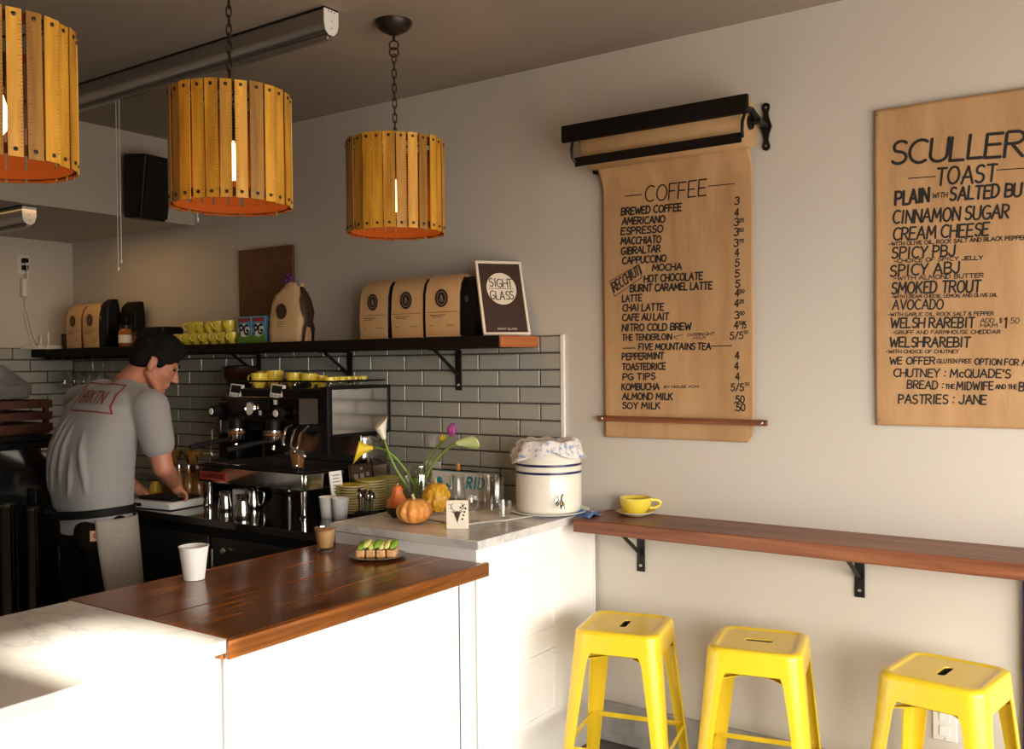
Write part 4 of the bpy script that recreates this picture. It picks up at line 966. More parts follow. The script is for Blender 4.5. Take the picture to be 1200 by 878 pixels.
O('plate', MB().box(-.06, .035, -.006, 0, -.055, .045), 'whiteplastic', b_, bevel=.003); O('switch', MB().box(.0, .02, -.01, -.0062, -.02, .02), 'white', b_, bevel=.002)
o_ = O('orange_clip', MB().ell((0, 0, .02), (.01, .008, .012), 12, 8).ell((0, 0, .005), (.012, .008, .008), 12, 8), 'orangeg', loc=(AT(519+16, 555, 1, -.11).x, -.098, 1.076)); tag(o_, 'little orange figure peeking over the turquoise lettered sign', 'ornament')
# deer card on a little block
x_, y_ = at_m(534, 620); a_ = math.radians(37)
cd2 = E('card_block', 'small cream block with a dark deer head print standing by the gourds', 'card', (x_+.004, y_+.006, ZM), a_-math.radians(4))
O('block', MB().box(-.04, .04, -.004, .012, 0, .104), 'card', cd2, bevel=.001)
I = Ink()
I.mb.add([(-.014, .06, 0), (0, .022, 0), (.012, .06, 0), (.0, .066, 0)], [(0, 1, 2, 3)]); I.mb.add([(-.024, .064, 0), (-.012, .058, 0), (-.012, .064, 0)], [(0, 1, 2)]); I.mb.add([(.022, .064, 0), (.01, .058, 0), (.01, .064, 0)], [(0, 1, 2)])
for s_ in (-1, 1):
    I.line([(s_*.006, .062), (s_*.02, .074), (s_*.022, .088), (s_*.014, .094)], .0022); I.line([(s_*.018, .072), (s_*.028, .078)], .002); I.line([(s_*.022, .086), (s_*.03, .09)], .002)
for dx, dz in ((.022, .05), (.018, .036), (.026, .062), (.03, .074), (.02, .084), (.012, .078)): disc(I.mb, dx, dz, .0042, .0038, n=10)
I.mb.v = [(q, -.0048, r_) for q, r_, _ in I.mb.v]; O('deer_print', I.mb, 'kraftdark', cd2, smooth=0)
# gourds
def gourd(label, px, py, rx, hz, lobes, amp, m_, z=ZM, stem_=True, wart=0, neck=0, lean=(0, 0)):
    x_, y_ = at_m(px, py); g_ = E('gourd', label, 'gourd', (x_, y_, z), random.uniform(0, 3), 'gourds around the flower jar')
    mb = MB(); vs = []; n, mm = 72, 30; rg = []
    for j in range(mm+1):
        t_ = PI*j/mm; row = []
        for i in range(n):
            a = 2*PI*i/n; r_ = math.sin(t_)*rx; zz = hz/2*(1-math.cos(t_)*(.93 if t_ > PI/2 else 1)) if True else 0
            zz = hz/2-hz/2*math.cos(t_)
            dimple = math.exp(-(math.sin(t_)/.28)**2)*(hz*.12) if t_ > PI/2 else -math.exp(-(math.sin(t_)/.3)**2)*hz*.05
            r_ *= 1+amp*(abs(math.cos(lobes*a/2))-.5)*math.sin(t_)
            if neck and t_ > PI*.55: 
                f_ = (t_/PI-.55)/.45; r_ = r_*(1-.0*f_)+0; 
            r_ += wart*max(0, noise.noise(Vector((math.cos(a)*r_*75, math.sin(a)*r_*75, zz*75))))
            row.append((r_*math.cos(a)+lean[0]*(zz/hz)**2, r_*math.sin(a)+lean[1]*(zz/hz)**2, zz-dimple if not neck else zz+ (neck*max(0, (zz/hz-.6)/.4)**1.5)))
        rg.append(row)
    body = O('body', mb.loft(rg, True, True), m_, g_, smooth=60)
    if stem_:
        top = hz-hz*.12 if not neck else hz+neck
        O('stem', MB().tube([(lean[0], lean[1], top-.008), (lean[0]+.003, lean[1], top+.01), (lean[0]+.01, lean[1]+.003, top+.024)], [.008, .006, .0065], 8), 'stem', g_)
    return g_
gourd('pale orange ribbed gourd at the front of the marble top', 485.5, 614, .063, .098, 10, .18, 'orangeg', wart=.007)
gourd('yellow warty gourd behind the orange one, next to the deer card', 511.5, 601, .05, .125, 8, .1, 'yellowg', wart=.018, lean=(.012, .0))
x_, y_ = at_m(466, 606)
g_ = E('gourd', 'red orange pear-shaped gourd with dark green base', 'gourd', (x_, y_, ZM), .6, 'gourds around the flower jar')
O('body', MB().lathe([(0, .0405), (.0405, .0405), (.041, .052), (.036, .068), (.026, .084), (.02, .098), (.0195, .11), (.016, .12), (.008, .125), (0, .126)], 40, wob=lambda a, z: 1+.03*math.cos(7*a)), 'redg', g_, smooth=60)
O('stem', MB().tube([(0, 0, .124), (.003, 0, .136)], [.004, .003], 8), 'stem', g_)
O('dark_base', MB().lathe([(0, .0), (.022, .001), (.0385, .016), (.0425, .03), (.043, .036), (.0415, .0405), (.03, .041)], 32), 'dkgreen', g_, smooth=60)
# flower jar
x_, y_ = at_m(491, 592); vx, vy = x_, y_
v = E('flower_jar', 'clear glass jar of water holding lilies and a tulip', 'jar', (x_, y_, ZM))
JP = [(0, 0), (.056, 0), (.06, .005), (.06, .135), (.056, .148), (.05, .157), (.05, .172), (.047, .172), (.047, .157), (.0545, .146), (.0575, .134), (.0575, .008), (0, .006)]
O('glass_wall', MB().lathe(JP, 40), 'glass', v, smooth=50)
O('water', MB().lathe([(0, .0065), (.057, .0085), (.057, .095), (0, .095)], 40), 'water', v, smooth=50)
def bez(p0, p1, p2, n=14): return [Vector(p0)*(1-t)**2+Vector(p1)*2*t*(1-t)+Vector(p2)*t*t for t in [i/n for i in range(n+1)]]
def flower(label, px, py, ydep, kind, root, mid, dirn, roll=0):
    tip = AT(px, py, 1, ydep); root = Vector((vx, vy, ZM))+Vector(root)
    f_ = E('cut_flower', label, 'flower', root); tp = tip-root; md = Vector(mid)
    pts = bez((0, 0, 0), md, tp); r_ = .0055 if kind.startswith('lily') else .0032
    O('stem', MB().tube(pts, r_, 8), 'leafg', f_, smooth=60)
    d = Vector(dirn).normalized() if dirn else (pts[-1]-pts[-3]).normalized(); q = d.to_track_quat('Z', 'Y').to_matrix().to_4x4() @ Matrix.Rotation(roll, 4, 'Z')
    if kind.startswith('lily'):
        nr = {'lilyw': .45, 'lilyg': .4, 'lilyy': 1}[kind]; rg = []; mb = MB(); mb.M = Matrix.Translation(tp) @ q; L_ = .098
        for j in range(12):
            t_ = j/11; row = []
            for i in range(28):
                a = 2*PI*i/28; r0 = .007+.013*math.sin(t_*2.1)*(.7+.3*nr)+.02*nr*max(0, t_-.45)**1.2*2; fl = math.cos(a)*.5+.5
                zz = L_*t_*(.55+.45*fl**1.2)+.0; rr = r0*(1+.25*t_*fl)
                row.append((rr*math.cos(a)+.014*t_**3*fl, rr*math.sin(a), zz))
            rg.append(row)
        mb.loft(rg, True, False); O('bloom', mb, {'lilyw': 'petalw', 'lilyy': 'petaly', 'lilyg': 'petalg'}[kind], f_, smooth=80, solid=.0012)
        mb = MB(); mb.M = Matrix.Translation(tp) @ q; mb.lathe([(0, -.006), (.006, -.004), (.0078, .012), (.009, .022), (.0, .024)], 16); O('bloom_base', mb, 'leafg', f_, smooth=60)
        mb = MB(); mb.M = Matrix.Translation(tp) @ q; mb.cyl((.002, 0, .02), (.006, 0, .055), .003, 8); O('spadix', mb, 'petaly', f_)
    else:
        for i in range(6 if kind != 'bud' else 4):
            a = 2*PI*i/(6 if kind != 'bud' else 4); mb = MB(); mb.M = Matrix.Translation(tp) @ q @ Matrix.Rotation(a, 4, 'Z')
            hh, rr = (.055, .021) if kind != 'bud' else (.034, .015)
            if i % 2: rr *= .88
            def pet(u, v_):
                b0 = (u-.5)*1.5*(math.sin(PI*min(1, .12+v_*.83))**.7); ra = rr*(.25+.75*math.sin(PI*min(.86, v_*.8+.06)))*(1-.45*v_**3)
                return (ra*math.cos(b0), ra*math.sin(b0), hh*v_)
            mb.grid(pet, 8, 10); O('petal', mb, 'petalp' if kind == 'tulip' else 'petaly', f_, smooth=80, solid=.001)
    return f_
flower('white calla lily on a long stem leaning left out of the jar', 450.5, 515, -.42, 'lilyw', (.008, -.01, .03), (-.05, -.1, .105), None, 2.9)
flower('yellow calla lily drooping far left of the jar', 437, 525, -.42, 'lilyy', (-.01, .0, .06), (-.03, -.1, .2), (-.78, -.55, -.12), 4.3)
flower('purple tulip standing highest on the right of the jar', 528, 511, -.3, 'tulip', (.0, .01, .04), (.02, .0, .17), (.2, .1, .9))
flower('small yellow bud just left of the tulip', 518.5, 518, -.28, 'bud', (-.01, .0, .04), (.01, 0, .16), (.2, 0, .95))
flower('pale green calla lily bending to the right below the tulip', 534, 520, -.32, 'lilyg', (.012, -.005, .04), (.05, 0, .17), (.8, .58, .1), 3.4)
m = MB(); m.grid(lambda u, v_: (-.03+.03*u+.01*math.sin(3*v_), -.02+.012*(u-.5)**2, .05+.06*v_+.01*u), 6, 8); O('leaf', m, 'leafg', v, smooth=80, solid=.001)

# saucers, spoon tin, cups left of the marble top (on the back counter)
ZC = .9055
saucer = None
def make_saucer(label, loc):
    s_ = O('yellow_saucer', MB().lathe([(0, .002), (.032, .002), (.034, 0), (.037, .002), (.045, .005), (.072, .0135), (.0735, .0155), (.071, .016), (.044, .0085), (.034, .006), (0, .0055)], 40), 'yellowcer', loc=loc, smooth=50)
    rim = O('pale_underside', MB().lathe([(.038, .0015), (.046, .0042), (.0728, .0128), (.0742, .0146)], 40), 'cream', s_, smooth=60)
    tag(s_, label, 'saucer', 'stacked yellow saucers'); return s_
rnd = random.Random(2)
for si, (px, py, yy, nn, l) in enumerate(((414, 585, -.45, 11, 'front stack behind the white cups'), (436, 580, -.345, 12, 'middle stack behind the spoons'), (458, 577, -.235, 12, 'rear stack beside the gourds'))):
    p = AT(px, py, 1, yy)
    for i in range(nn):
        k_ = nn-i
        lab = 'yellow saucer on top of the %s' % l if i == nn-1 else 'yellow saucer, %s from the top of the %s' % (ORD[k_], l)
        loc = (p.x+rnd.uniform(-.002, .002), yy+rnd.uniform(-.002, .002), ZC+.0005+i*.0112)
        if saucer is None: saucer = make_saucer(lab, loc)
        else: dup(saucer, loc, rnd.uniform(0, 6), lab)
for px, py, rz, l in ((384, 607, .3, 'white paper cup standing nearest the machine leg'), (399, 608.5, .5, 'white paper cup in front of the yellow saucer stacks')):
    p = AT(px, py, 2, ZC); 
    o_ = O('paper_cup', MB().lathe([(0, .004), (.025, .003), (.0265, 0), (.0275, .001), (.036, .086), (.0375, .0875), (.036, .0895), (.0342, .088), (.0262, .006), (0, .006)], 32), 'white', loc=(p.x, p.y, ZC), smooth=50); tag(o_, l, 'cup', 'white cups on the back counter')
p = AT(429, 597, 1, -.585)
tn = E('spoon_holder', 'dark low box of black-handled spoons in front of the saucers', 'spoon holder', (p.x, -.585, ZC), .3)
m = MB(); m.loft([rrect(.086, .055, .008, 3, 0), rrect(.086, .055, .008, 3, .045), rrect(.078, .047, .006, 3, .045), rrect(.078, .047, .006, 3, .005)]); O('box', m, 'black', tn, smooth=40)
for i in range(9):
    x_ = -.033+.0083*i; tz = random.uniform(.085, .105); ty = random.uniform(-.008, .008)
    sp_ = E('spoon', 'spoon standing in the dark holder, %s from its machine side' % ORD[i+1], 'spoon', (p.x+x_*math.cos(.3)-ty*math.sin(.3), -.585+x_*math.sin(.3)+ty*math.cos(.3), ZC+.007), .3, 'spoons in the holder')
    O('handle', MB().tube([(0, 0, 0), (random.uniform(-.004, .004), ty*.4, tz)], .0028, 6), 'iron', sp_); O('bowl', MB().ell((0, ty*.4, tz+.012), (.010, .004, .016), 12, 8), 'steel' if i % 2 else 'bronze', sp_, smooth=60)
# small dark sign and white card leaning behind the saucers
def leaning(name, label, px0, px1, py, mt, fr_):
    XS = -2.925; a = AT(px0, py, 0, XS); b_ = AT(px1, py, 0, XS); h_ = a.z-ZC; w_ = b_.y-a.y
    s_ = E(name, label, 'sign', (XS, (a.y+b_.y)/2, ZC)); s_.rotation_euler = (math.radians(-8), 0, PI/2)
    O('board', MB().box(-w_/2, w_/2, 0, .006, 0, h_), mt, s_, bevel=.001)
    if fr_:
        f_ = MB(); t_ = .005
        f_.box(-w_/2, w_/2, -.004, -.0005, 0, t_).box(-w_/2, w_/2, -.004, -.0005, h_-t_, h_).box(-w_/2, -w_/2+t_, -.004, -.0005, t_, h_-t_).box(w_/2-t_, w_/2, -.004, -.0005, t_, h_-t_); O('frame', f_, 'black', s_)
    return s_, w_, h_
s_, w_, h_ = leaning('small_black_sign', 'small black framed sign with white marks behind the saucer stacks', 414, 441, 545, 'kraftdark', True)
I = Ink()
for a, b_, q, r_ in ((-.035, h_-.055, .026, .02), (.002, h_-.055, .024, .022), (.038, h_-.05, .02, .018), (.002, h_-.022, .014, .012), (-.03, h_-.085, .03, .008), (.02, h_-.085, .03, .008)): I.mb.add([(a-q/2, b_-r_/2, 0), (a+q/2, b_-r_/2, 0), (a+q/2, b_+r_/2, 0), (a-q/2, b_+r_/2, 0)], [(0, 1, 2, 3)])
I.mb.v = [(a, -.0012, b_) for a, b_, _ in I.mb.v]; O('white_marks', I.mb, 'brushed', s_, smooth=0)
s_, w_, h_ = leaning('white_card', 'white printed card between espresso machine and black sign', 391, 405, 553, 'white', False)
I = Ink()
for i in range(6): I.line([(-.3*w_, h_-.018-.014*i), ((.3-.1*(i % 2))*w_, h_-.018-.014*i)], .003)
I.mb.v = [(a, -.0012, b_) for a, b_, _ in I.mb.v]; O('print', I.mb, 'greenmetal', s_, smooth=0)

# ================================================================== ON THE WOODEN COUNTER
ZW = .8705
p = AT(227.5, 679, 2, ZW)
o_ = E('paper_cup', 'white ribbed paper cup standing on the wooden counter', 'cup', (p.x, p.y, ZW+.001))
rib = lambda a, z: 1+.006*math.cos(36*a)
O('wall', MB().lathe([(.0315, .002), (.032, 0), (.045, .102), (.0435, .102), (.0305, .003)], 144, wob=rib), 'white', o_, smooth=60)
O('rim', MB().lathe([(.0445, .1022), (.0472, .1035), (.0472, .1055), (.0445, .1065), (.0425, .105), (.043, .1025)], 40), 'white', o_, smooth=60)
O('bottom', MB().lathe([(0, .006), (.031, .006)], 32), 'white', o_)
p = AT(381.5, 646, 2, ZW)
g_ = E('latte_glass', 'small glass of milky coffee near the avocado toast', 'glass', (p.x, p.y, ZW+.001))
def facet(a, z): return 1-.035*(abs(math.cos(6*a)))*(1 if z < .05 else 0)
O('glass_wall', MB().lathe([(0, 0), (.029, 0), (.03, .003), (.033, .03), (.036, .052), (.0405, .085), (.039, .0852), (.0345, .052), (.031, .03), (.028, .014), (0, .011)], 48, wob=facet), 'glass', g_, smooth=50)
O('coffee_fill', MB().lathe([(0, .0115), (.0265, .0145), (.0295, .03), (.033, .052), (.0365, .075), (0, .0755)], 40), 'latte', g_, smooth=50)
O('foam', MB().lathe([(0, .076), (.0368, .0756), (.0374, .08), (.030, .0815), (0, .0815)], 40), 'crema', g_, smooth=50)
p = AT(442, 653, 2, ZW); tx, ty = p.x, p.y
tag(O('small_plate', MB().lathe([(0, .0), (.065, 0), (.07, .002), (.101, .008), (.103, .0095), (.1, .0105), (.069, .0045), (0, .004)], 56), 'brushed', loc=(tx, ty, ZW+.001), smooth=50), 'round metal plate under the avocado toast', 'plate')
t = E('avocado_toast', 'avocado toast cut in pieces on the metal plate', 'toast', (tx, ty, ZW+.006), math.radians(33))
for i in range(4):
    x_ = -.054+.036*i; w_ = .016
    m = MB(); m.loft([[(a+x_, b_, z_) for a, b_, z_ in rrect(w_*2, .082, .007, 3, zz)] for zz, in ((0,), (.026,))]); pc = O('bread_piece', m, 'bread', t, smooth=40, bevel=.003)
    O('crust', MB().box(x_-w_+.002, x_+w_-.002, .0412, .047, .001, .025), 'crust', pc, bevel=.002)
for i in range(7):
    x_ = -.055+.0185*i; m = MB(); q = random.Random(i)
    rg = []
    for j in range(11):
        t_ = j/10; ang = PI*(t_-.5)*.9; yy = .044*math.sin(ang); zz = .026+.009*math.cos(ang)+.001; r_ = .0125*math.sin(PI*(.06+.88*t_))**.6
        rg.append([(x_+r_*math.cos(2*PI*k_/10)*1.25+.006*math.cos(ang), yy, zz+r_*.9*math.sin(2*PI*k_/10)+.003+.006*math.sin(i*1.7)**2) for k_ in range(10)])
    m.loft([r_[::-1] for r_ in rg]); sl = O('avocado_slice', m, 'avo' if i % 3 else 'avod', t, smooth=60)
# yellow cup and saucer on the bar
p = AT(745, 604, 2, .946); 
s_ = dup(saucer, (p.x, p.y, .9458), 0, 'yellow saucer under the cup on the long bar'); s_['group'] = 'cup and saucer on the bar'; s_.scale = (1.05, 1.05, 1.25)
make_cup('yellow cup of coffee on its saucer on the long bar', (p.x, p.y, .9458+.0085), .55, .0625, .062, 'cup and saucer on the bar', drink='coffee')

# ================================================================== ESPRESSO MACHINE
X0, X1 = -3.66, -2.97
e = E('espresso_machine', 'large black and steel two-group espresso machine on the back counter', 'espresso machine', ((X0+X1)/2, -.4, ZC))
ex = (X0+X1)/2
def B(x0, x1, y0, y1, z0, z1): return MB().box(x0-ex, x1-ex, y0+.4, y1+.4, z0-ZC, z1-ZC)
for x in (X0+.045, X1-.02):
    for y in (-.635, -.16):
        l = O('leg', MB().at((x-ex, y+.4, 0)).lathe([(0, 0), (.02, 0), (.021, .006), (.013, .012), (.0135, 1.016-ZC), (0, 1.016-ZC)], 20), 'chrome', e, smooth=40)
O('base_body', B(X0, X1, -.645, -.12, 1.018, 1.09), 'steel', e, bevel=.006)
O('base_front', B(X0, X1-.004, -.66, -.646, 1.02, 1.092), 'steel', e, bevel=.003)
lb = O('badge', B(-3.645, -3.46, -.6635, -.6605, 1.032, 1.07), 'redplate', e, bevel=.001)
I = Ink(); I.fit('LA MARZOCCO', -3.63-ex, -3.475-ex, 1.043-ZC, .017, .2, slant=0, jit=0); I.mb.v = [(a, -.6645+.4, b_) for a, b_, _ in I.mb.v]; O('lettering', I.mb, 'kraftdark', lb, smooth=0)
tr = O('drip_tray', B(X0-.005, X1+.003, -.665, -.3, 1.0925, 1.1), 'black', e, bevel=.002)
g_ = MB()
for i in range(34): g_.box(X0+.03+i*.0188-ex, X0+.036+i*.0188-ex, -.64+.4, -.34+.4, 1.1002-ZC, 1.104-ZC)
O('grille', g_, 'iron', tr)
O('tray_rail', MB().cyl((X0+.01-ex, -.667+.4, 1.112-ZC), (X1-.25-ex, -.667+.4, 1.112-ZC), .004, 8), 'chrome', e)
O('back_column', B(X0+.03, X1-.012, -.3, -.125, 1.09, 1.25), 'steel', e, bevel=.004)
O('upper_body', B(X0+.01, X1-.004, -.5, -.125, 1.25, 1.442), 'black', e, bevel=.006)
O('front_fascia', B(X0+.012, X1-.09, -.507, -.5005, 1.29, 1.405), 'fascia', e, bevel=.003)
sp = O('side_panel', B(X1-.003, X1+.001, -.49, -.13, 1.245, 1.44), 'steel', e, bevel=.001)
f = MB()
for a in ((-.515, -.49, 1.235, 1.455), (-.135, -.12, 1.235, 1.455), (-.49, -.135, 1.44, 1.455), (-.49, -.135, 1.233, 1.2445)): f.box(X1-.004-ex, X1+.006-ex, a[0]+.4, a[1]+.4, a[2]-ZC, a[3]-ZC)
O('panel_frame', f, 'black', e, bevel=.002)
O('corner_column', B(X1-.04, X1+.004, -.518, -.5, 1.16, 1.452), 'black', e, bevel=.003)
O('tilted_cover', MB().at((X1-.11-ex, -.512+.4, 1.345-ZC), (0, 0, math.radians(24))).box(-.05, .05, -.004, .004, -.055, .055), 'brushed', e, bevel=.002)
# lower curved side reflector
m = MB(); rg = []
for z, y in ((1.094, -.2), (1.13, -.185), (1.17, -.18), (1.21, -.2), (1.24, -.26)): rg.append([(X1-.008-ex, -.3+.4, z-ZC), (X1-.004-ex, -.25+.4, z-ZC), (X1-.008-ex, y+.4+.05, z-ZC)])
O('side_apron', m.loft(rg, False, False, False), 'steel', e, smooth=60, solid=.003)
# groups with portafilters
for gx in (-3.545, -3.29):
    gr = O('group_head', MB().at((gx-ex, -.535+.4, 1.235-ZC)).lathe([(0, 0), (.036, 0), (.038, .006), (.038, .024), (.0, .0245)], 32), 'chrome', e, smooth=50)
    O('group_cap', MB().at((gx-ex, -.535+.4, 1.2596-ZC)).lathe([(0, 0), (.034, 0), (.034, .035), (.027, .05), (0, .05)], 28), 'black', gr, smooth=50)
    O('group_neck', MB().tube([(gx-ex, -.535+.4, 1.3-ZC), (gx-ex, -.5+.4, 1.31-ZC), (gx-ex, -.46+.4, 1.32-ZC)], .03, 16), 'black', gr)
    pf = O('portafilter', MB().at((gx-ex, -.535+.4, 1.2-ZC)).lathe([(0, -.012), (.02, -.01), (.03, 0), (.033, .012), (.035, .032), (0, .033)], 28), 'chrome', e, smooth=50)
    O('handle', MB().tube([(gx-ex, -.57+.4, 1.212-ZC), (gx-.02-ex, -.62+.4, 1.205-ZC), (gx-.055-ex, -.7+.4, 1.19-ZC), (gx-.07-ex, -.735+.4, 1.183-ZC)], [.008, .011, .0135, .012], 12), 'rubber', pf, smooth=60)
    O('spout', MB().tube([(gx-ex, -.535+.4, 1.192-ZC), (gx-ex, -.54+.4, 1.17-ZC)], .007, 10), 'chrome', pf)
    O('brass_gasket', MB().at((gx-ex, -.535+.4, 1.2345-ZC)).lathe([(.0385, 0), (.04, .002), (.04, .008), (.0385, .01)], 28), 'jarfill', gr)
# gauge, buttons, knobs, steam wands
O('gauge', MB().at((-3.465-ex, -.508+.4, 1.35-ZC), (PI/2, 0, 0)).lathe([(0, 0), (.032, 0), (.034, .008), (.03, .016), (.028, .012), (0, .012)], 28), 'chrome', e, smooth=40)
O('gauge_face', MB().at((-3.465-ex, -.5205+.4, 1.35-ZC), (PI/2, 0, 0)).lathe([(0, 0), (.027, 0)], 28), 'white', e)
for x in (-3.4, -3.36): O('keypad', B(x-.016, x+.016, -.514, -.508, 1.315 if x < -3.38 else 1.35, 1.345 if x < -3.38 else 1.395), 'rubber', e, bevel=.002)
O('switch', B(-3.408, -3.392, -.518, -.5142, 1.322, 1.342), 'white', e, bevel=.001); O('switch', B(-3.315, -3.297, -.512, -.5075, 1.37, 1.392), 'white', e, bevel=.001)
for x, z in ((-3.69, 1.335), (-3.245, 1.335)):
    k_ = O('steam_knob', MB().at((x-ex, -.506+.4, z-ZC), (PI/2, 0, 0)).lathe([(0, 0), (.012, 0), (.012, .02), (.026, .024), (.027, .05), (.02, .055), (0, .055)], 24), 'rubber', e, smooth=40)
    O('knob_cap', MB().at((x-ex, -.5615+.4, z-ZC), (PI/2, 0, 0)).lathe([(0, 0), (.016, 0), (.014, .003), (0, .004)], 20), 'white', k_)
O('left_shoulder', B(X0-.06, X0+.02, -.5, -.2, 1.29, 1.38), 'black', e, bevel=.008)
for i, pts in enumerate((((-3.09, -.51, 1.28), (-3.085, -.56, 1.25), (-3.07, -.6, 1.18), (-3.05, -.62, 1.12)), ((-3.14, -.51, 1.28), (-3.13, -.56, 1.26), (-3.08, -.62, 1.2), (-2.99, -.63, 1.165)), ((-3.2, -.51, 1.28), (-3.2, -.54, 1.27), (-3.2, -.56, 1.22), (-3.19, -.565, 1.2)))):
    w_ = O('steam_wand', MB().tube([(a-ex, b_+.4, c_-ZC) for a, b_, c_ in pts], .0065, 10), 'chrome', e, smooth=60)
    a, b_, c_ = pts[-1]; O('tip', MB().ell((a-ex, b_+.4, c_-ZC), (.009, .009, .011), 12, 8), 'chrome', w_)
O('cup_rail', MB().tube([(X0+.02-ex, -.13+.4, 1.475-ZC), (X0+.02-ex, -.49+.4, 1.475-ZC), (X1-.02-ex, -.49+.4, 1.475-ZC), (X1-.02-ex, -.13+.4, 1.475-ZC)], .004, 8), 'black', e)
for x in (X0+.02, -3.3, X1-.02): O('rail_post', MB().cyl((x-ex, -.49+.4, 1.442-ZC), (x-ex, -.49+.4, 1.475-ZC), .0035, 8), 'black', e)
# shot timers clipped on the front
for i, (px, l) in enumerate(((275, 'white shot timer above the left group of the espresso machine'), (323, 'white shot timer between yellow cups above the right group'))):
    p = AT(px, 459, 1, -.51)
    t_ = E('shot_timer', l, 'timer', (p.x, -.512, 1.402), math.radians(12), 'timers on the espresso machine'); t_.rotation_euler = (math.radians(-10), math.radians(6), math.radians(12))
    O('case', MB().box(-.036, .036, 0, .018, 0, .062), 'whiteplastic', t_, bevel=.005); O('screen', MB().box(-.027, .027, -.001, .002, .02, .055), 'blackgloss', t_)
    for x in (-.02, 0, .02): O('button', MB().box(x-.006, x+.006, -.0025, .001, .006, .013), 'brushed', t_, bevel=.001)
ZT = 1.4425
mk = make_cup('yellow mug with its handle to the left, front of the espresso machine top', (AT(303, 468, 1, -.46).x, -.455, ZT), PI+.3, .038, .07, 'cups on the espresso machine')
for px, yy, l, sc_ in ((322, -.38, 'yellow cup on the machine behind the right shot timer', 1.15), (345, -.42, 'yellow cup on the machine right of the right shot timer', 1.0), (362, -.4, 'yellow cup on the machine above the steel cover', .95), (312, -.28, 'yellow cup at the back of the machine top behind the mug', 1.1), (376, -.33, 'yellow cup on the machine nearest the black side frame', .8)):
    q = dup(mk, (AT(px, 460, 1, yy).x, yy, ZT), random.uniform(0, 6), l); q.scale = (sc_,)*3
def shot_glass(label, px, yy):
    x_ = AT(px, 455, 1, yy).x
    o_ = O('shot_glass', MB().lathe([(0, 0), (.019, 0), (.024, .05), (.0225, .05), (.017, .006), (0, .006)], 24), 'glass', loc=(x_, yy, ZT+.0005), smooth=50)
    O('yellow_rim', MB().lathe([(.0243, .034), (.0252, .0495), (.0238, .0505)], 24), 'yellowcer', o_); o_['group'] = 'espresso glasses on the machine'; return tag(o_, label, 'glass')
sg0 = None
for i, (px, yy) in enumerate(((386, -.46), (392, -.36), (400, -.3), (408, -.22), (416, -.17), (424, -.155))):
    l = 'small yellow-rimmed espresso glass on the machine top, %s from the front' % ORD[i+1]
    if sg0 is None: sg0 = shot_glass(l, px, yy)
    else: dup(sg0, (AT(px, 455, 1, yy).x, yy, ZT+.0005), None, l)
tp = E('tamper', 'black-handled tamper lying on the machine top between the cups', 'tamper', (AT(355, 462, 1, -.47).x, -.475, ZT+.016), 0)
O('base', MB().at(rot=(0, PI/2, 0)).lathe([(0, -.05), (.016, -.05), (.016, -.03), (.007, -.026), (0, -.026)], 24), 'chrome', tp); O('handle', MB().at(rot=(0, PI/2, 0)).lathe([(0, -.0255), (.006, -.025), (.008, -.01), (.013, .02), (.012, .05), (0, .056)], 20), 'rubber', tp, smooth=60)
# glass of coffee on the drip tray
p = AT(349, 552, 1, -.6)
gl = E('coffee_glass', 'glass of brownish drink standing on the espresso machine drip tray', 'glass', (p.x, -.6, 1.1045))
O('glass_wall', MB().lathe([(0, 0), (.027, 0), (.036, .085), (.0345, .085), (.0255, .006), (0, .006)], 32), 'glass', gl, smooth=50); O('drink', MB().lathe([(0, .0065), (.0253, .0068), (.032, .068), (0, .068)], 32), 'amber', gl, smooth=50)

# steel pitchers in front of the machine
def pitcher(label, px, py, rz, k):
    p = AT(px, py, 2, ZC); g = E('milk_pitcher', label, 'pitcher', (p.x, p.y, ZC), rz, 'steel milk pitchers under the machine')
    O('body', MB().lathe([(0, 0), (.035*k, 0), (.037*k, .004), (.036*k, .03*k), (.028*k, .075*k), (.028*k, .1*k), (.0295*k, .104*k), (.027*k, .104*k), (.0265*k, .075*k), (.034*k, .03*k), (.034*k, .006), (0, .006)], 36), 'steel', g, smooth=40)
    O('handle', MB().tube([(.028*k, 0, .092*k), (.052*k, 0, .092*k), (.06*k, 0, .08*k), (.058*k, 0, .04*k), (.05*k, 0, .02*k), (.036*k, 0, .02*k)], .0045, 8), 'steel', g, smooth=60)
    O('spout', MB().tube([(-.024*k, 0, .085*k), (-.038*k, 0, .108*k)], [.012*k, .007*k], 10), 'steel', g, smooth=60); return g
pitcher('tall steel milk pitcher standing nearest the counter edge', 284, 608, 2.6, .97)
pitcher('steel milk pitcher at the machine leg, left of the tall one', 264, 599, 2.9, .85)
pitcher('steel milk pitcher behind the tall one under the machine', 297, 596, .5, .85)
tag(O('white_napkin_stack', MB().loft([rrect(.07, .07, .006, 3, 0), rrect(.068, .07, .006, 3, .07)]), 'white', loc=(AT(263, 598, 2, ZC).x-.09, -.5, ZC), rot=(0, 0, .3)), 'small white stack behind the left milk pitcher', 'napkins')

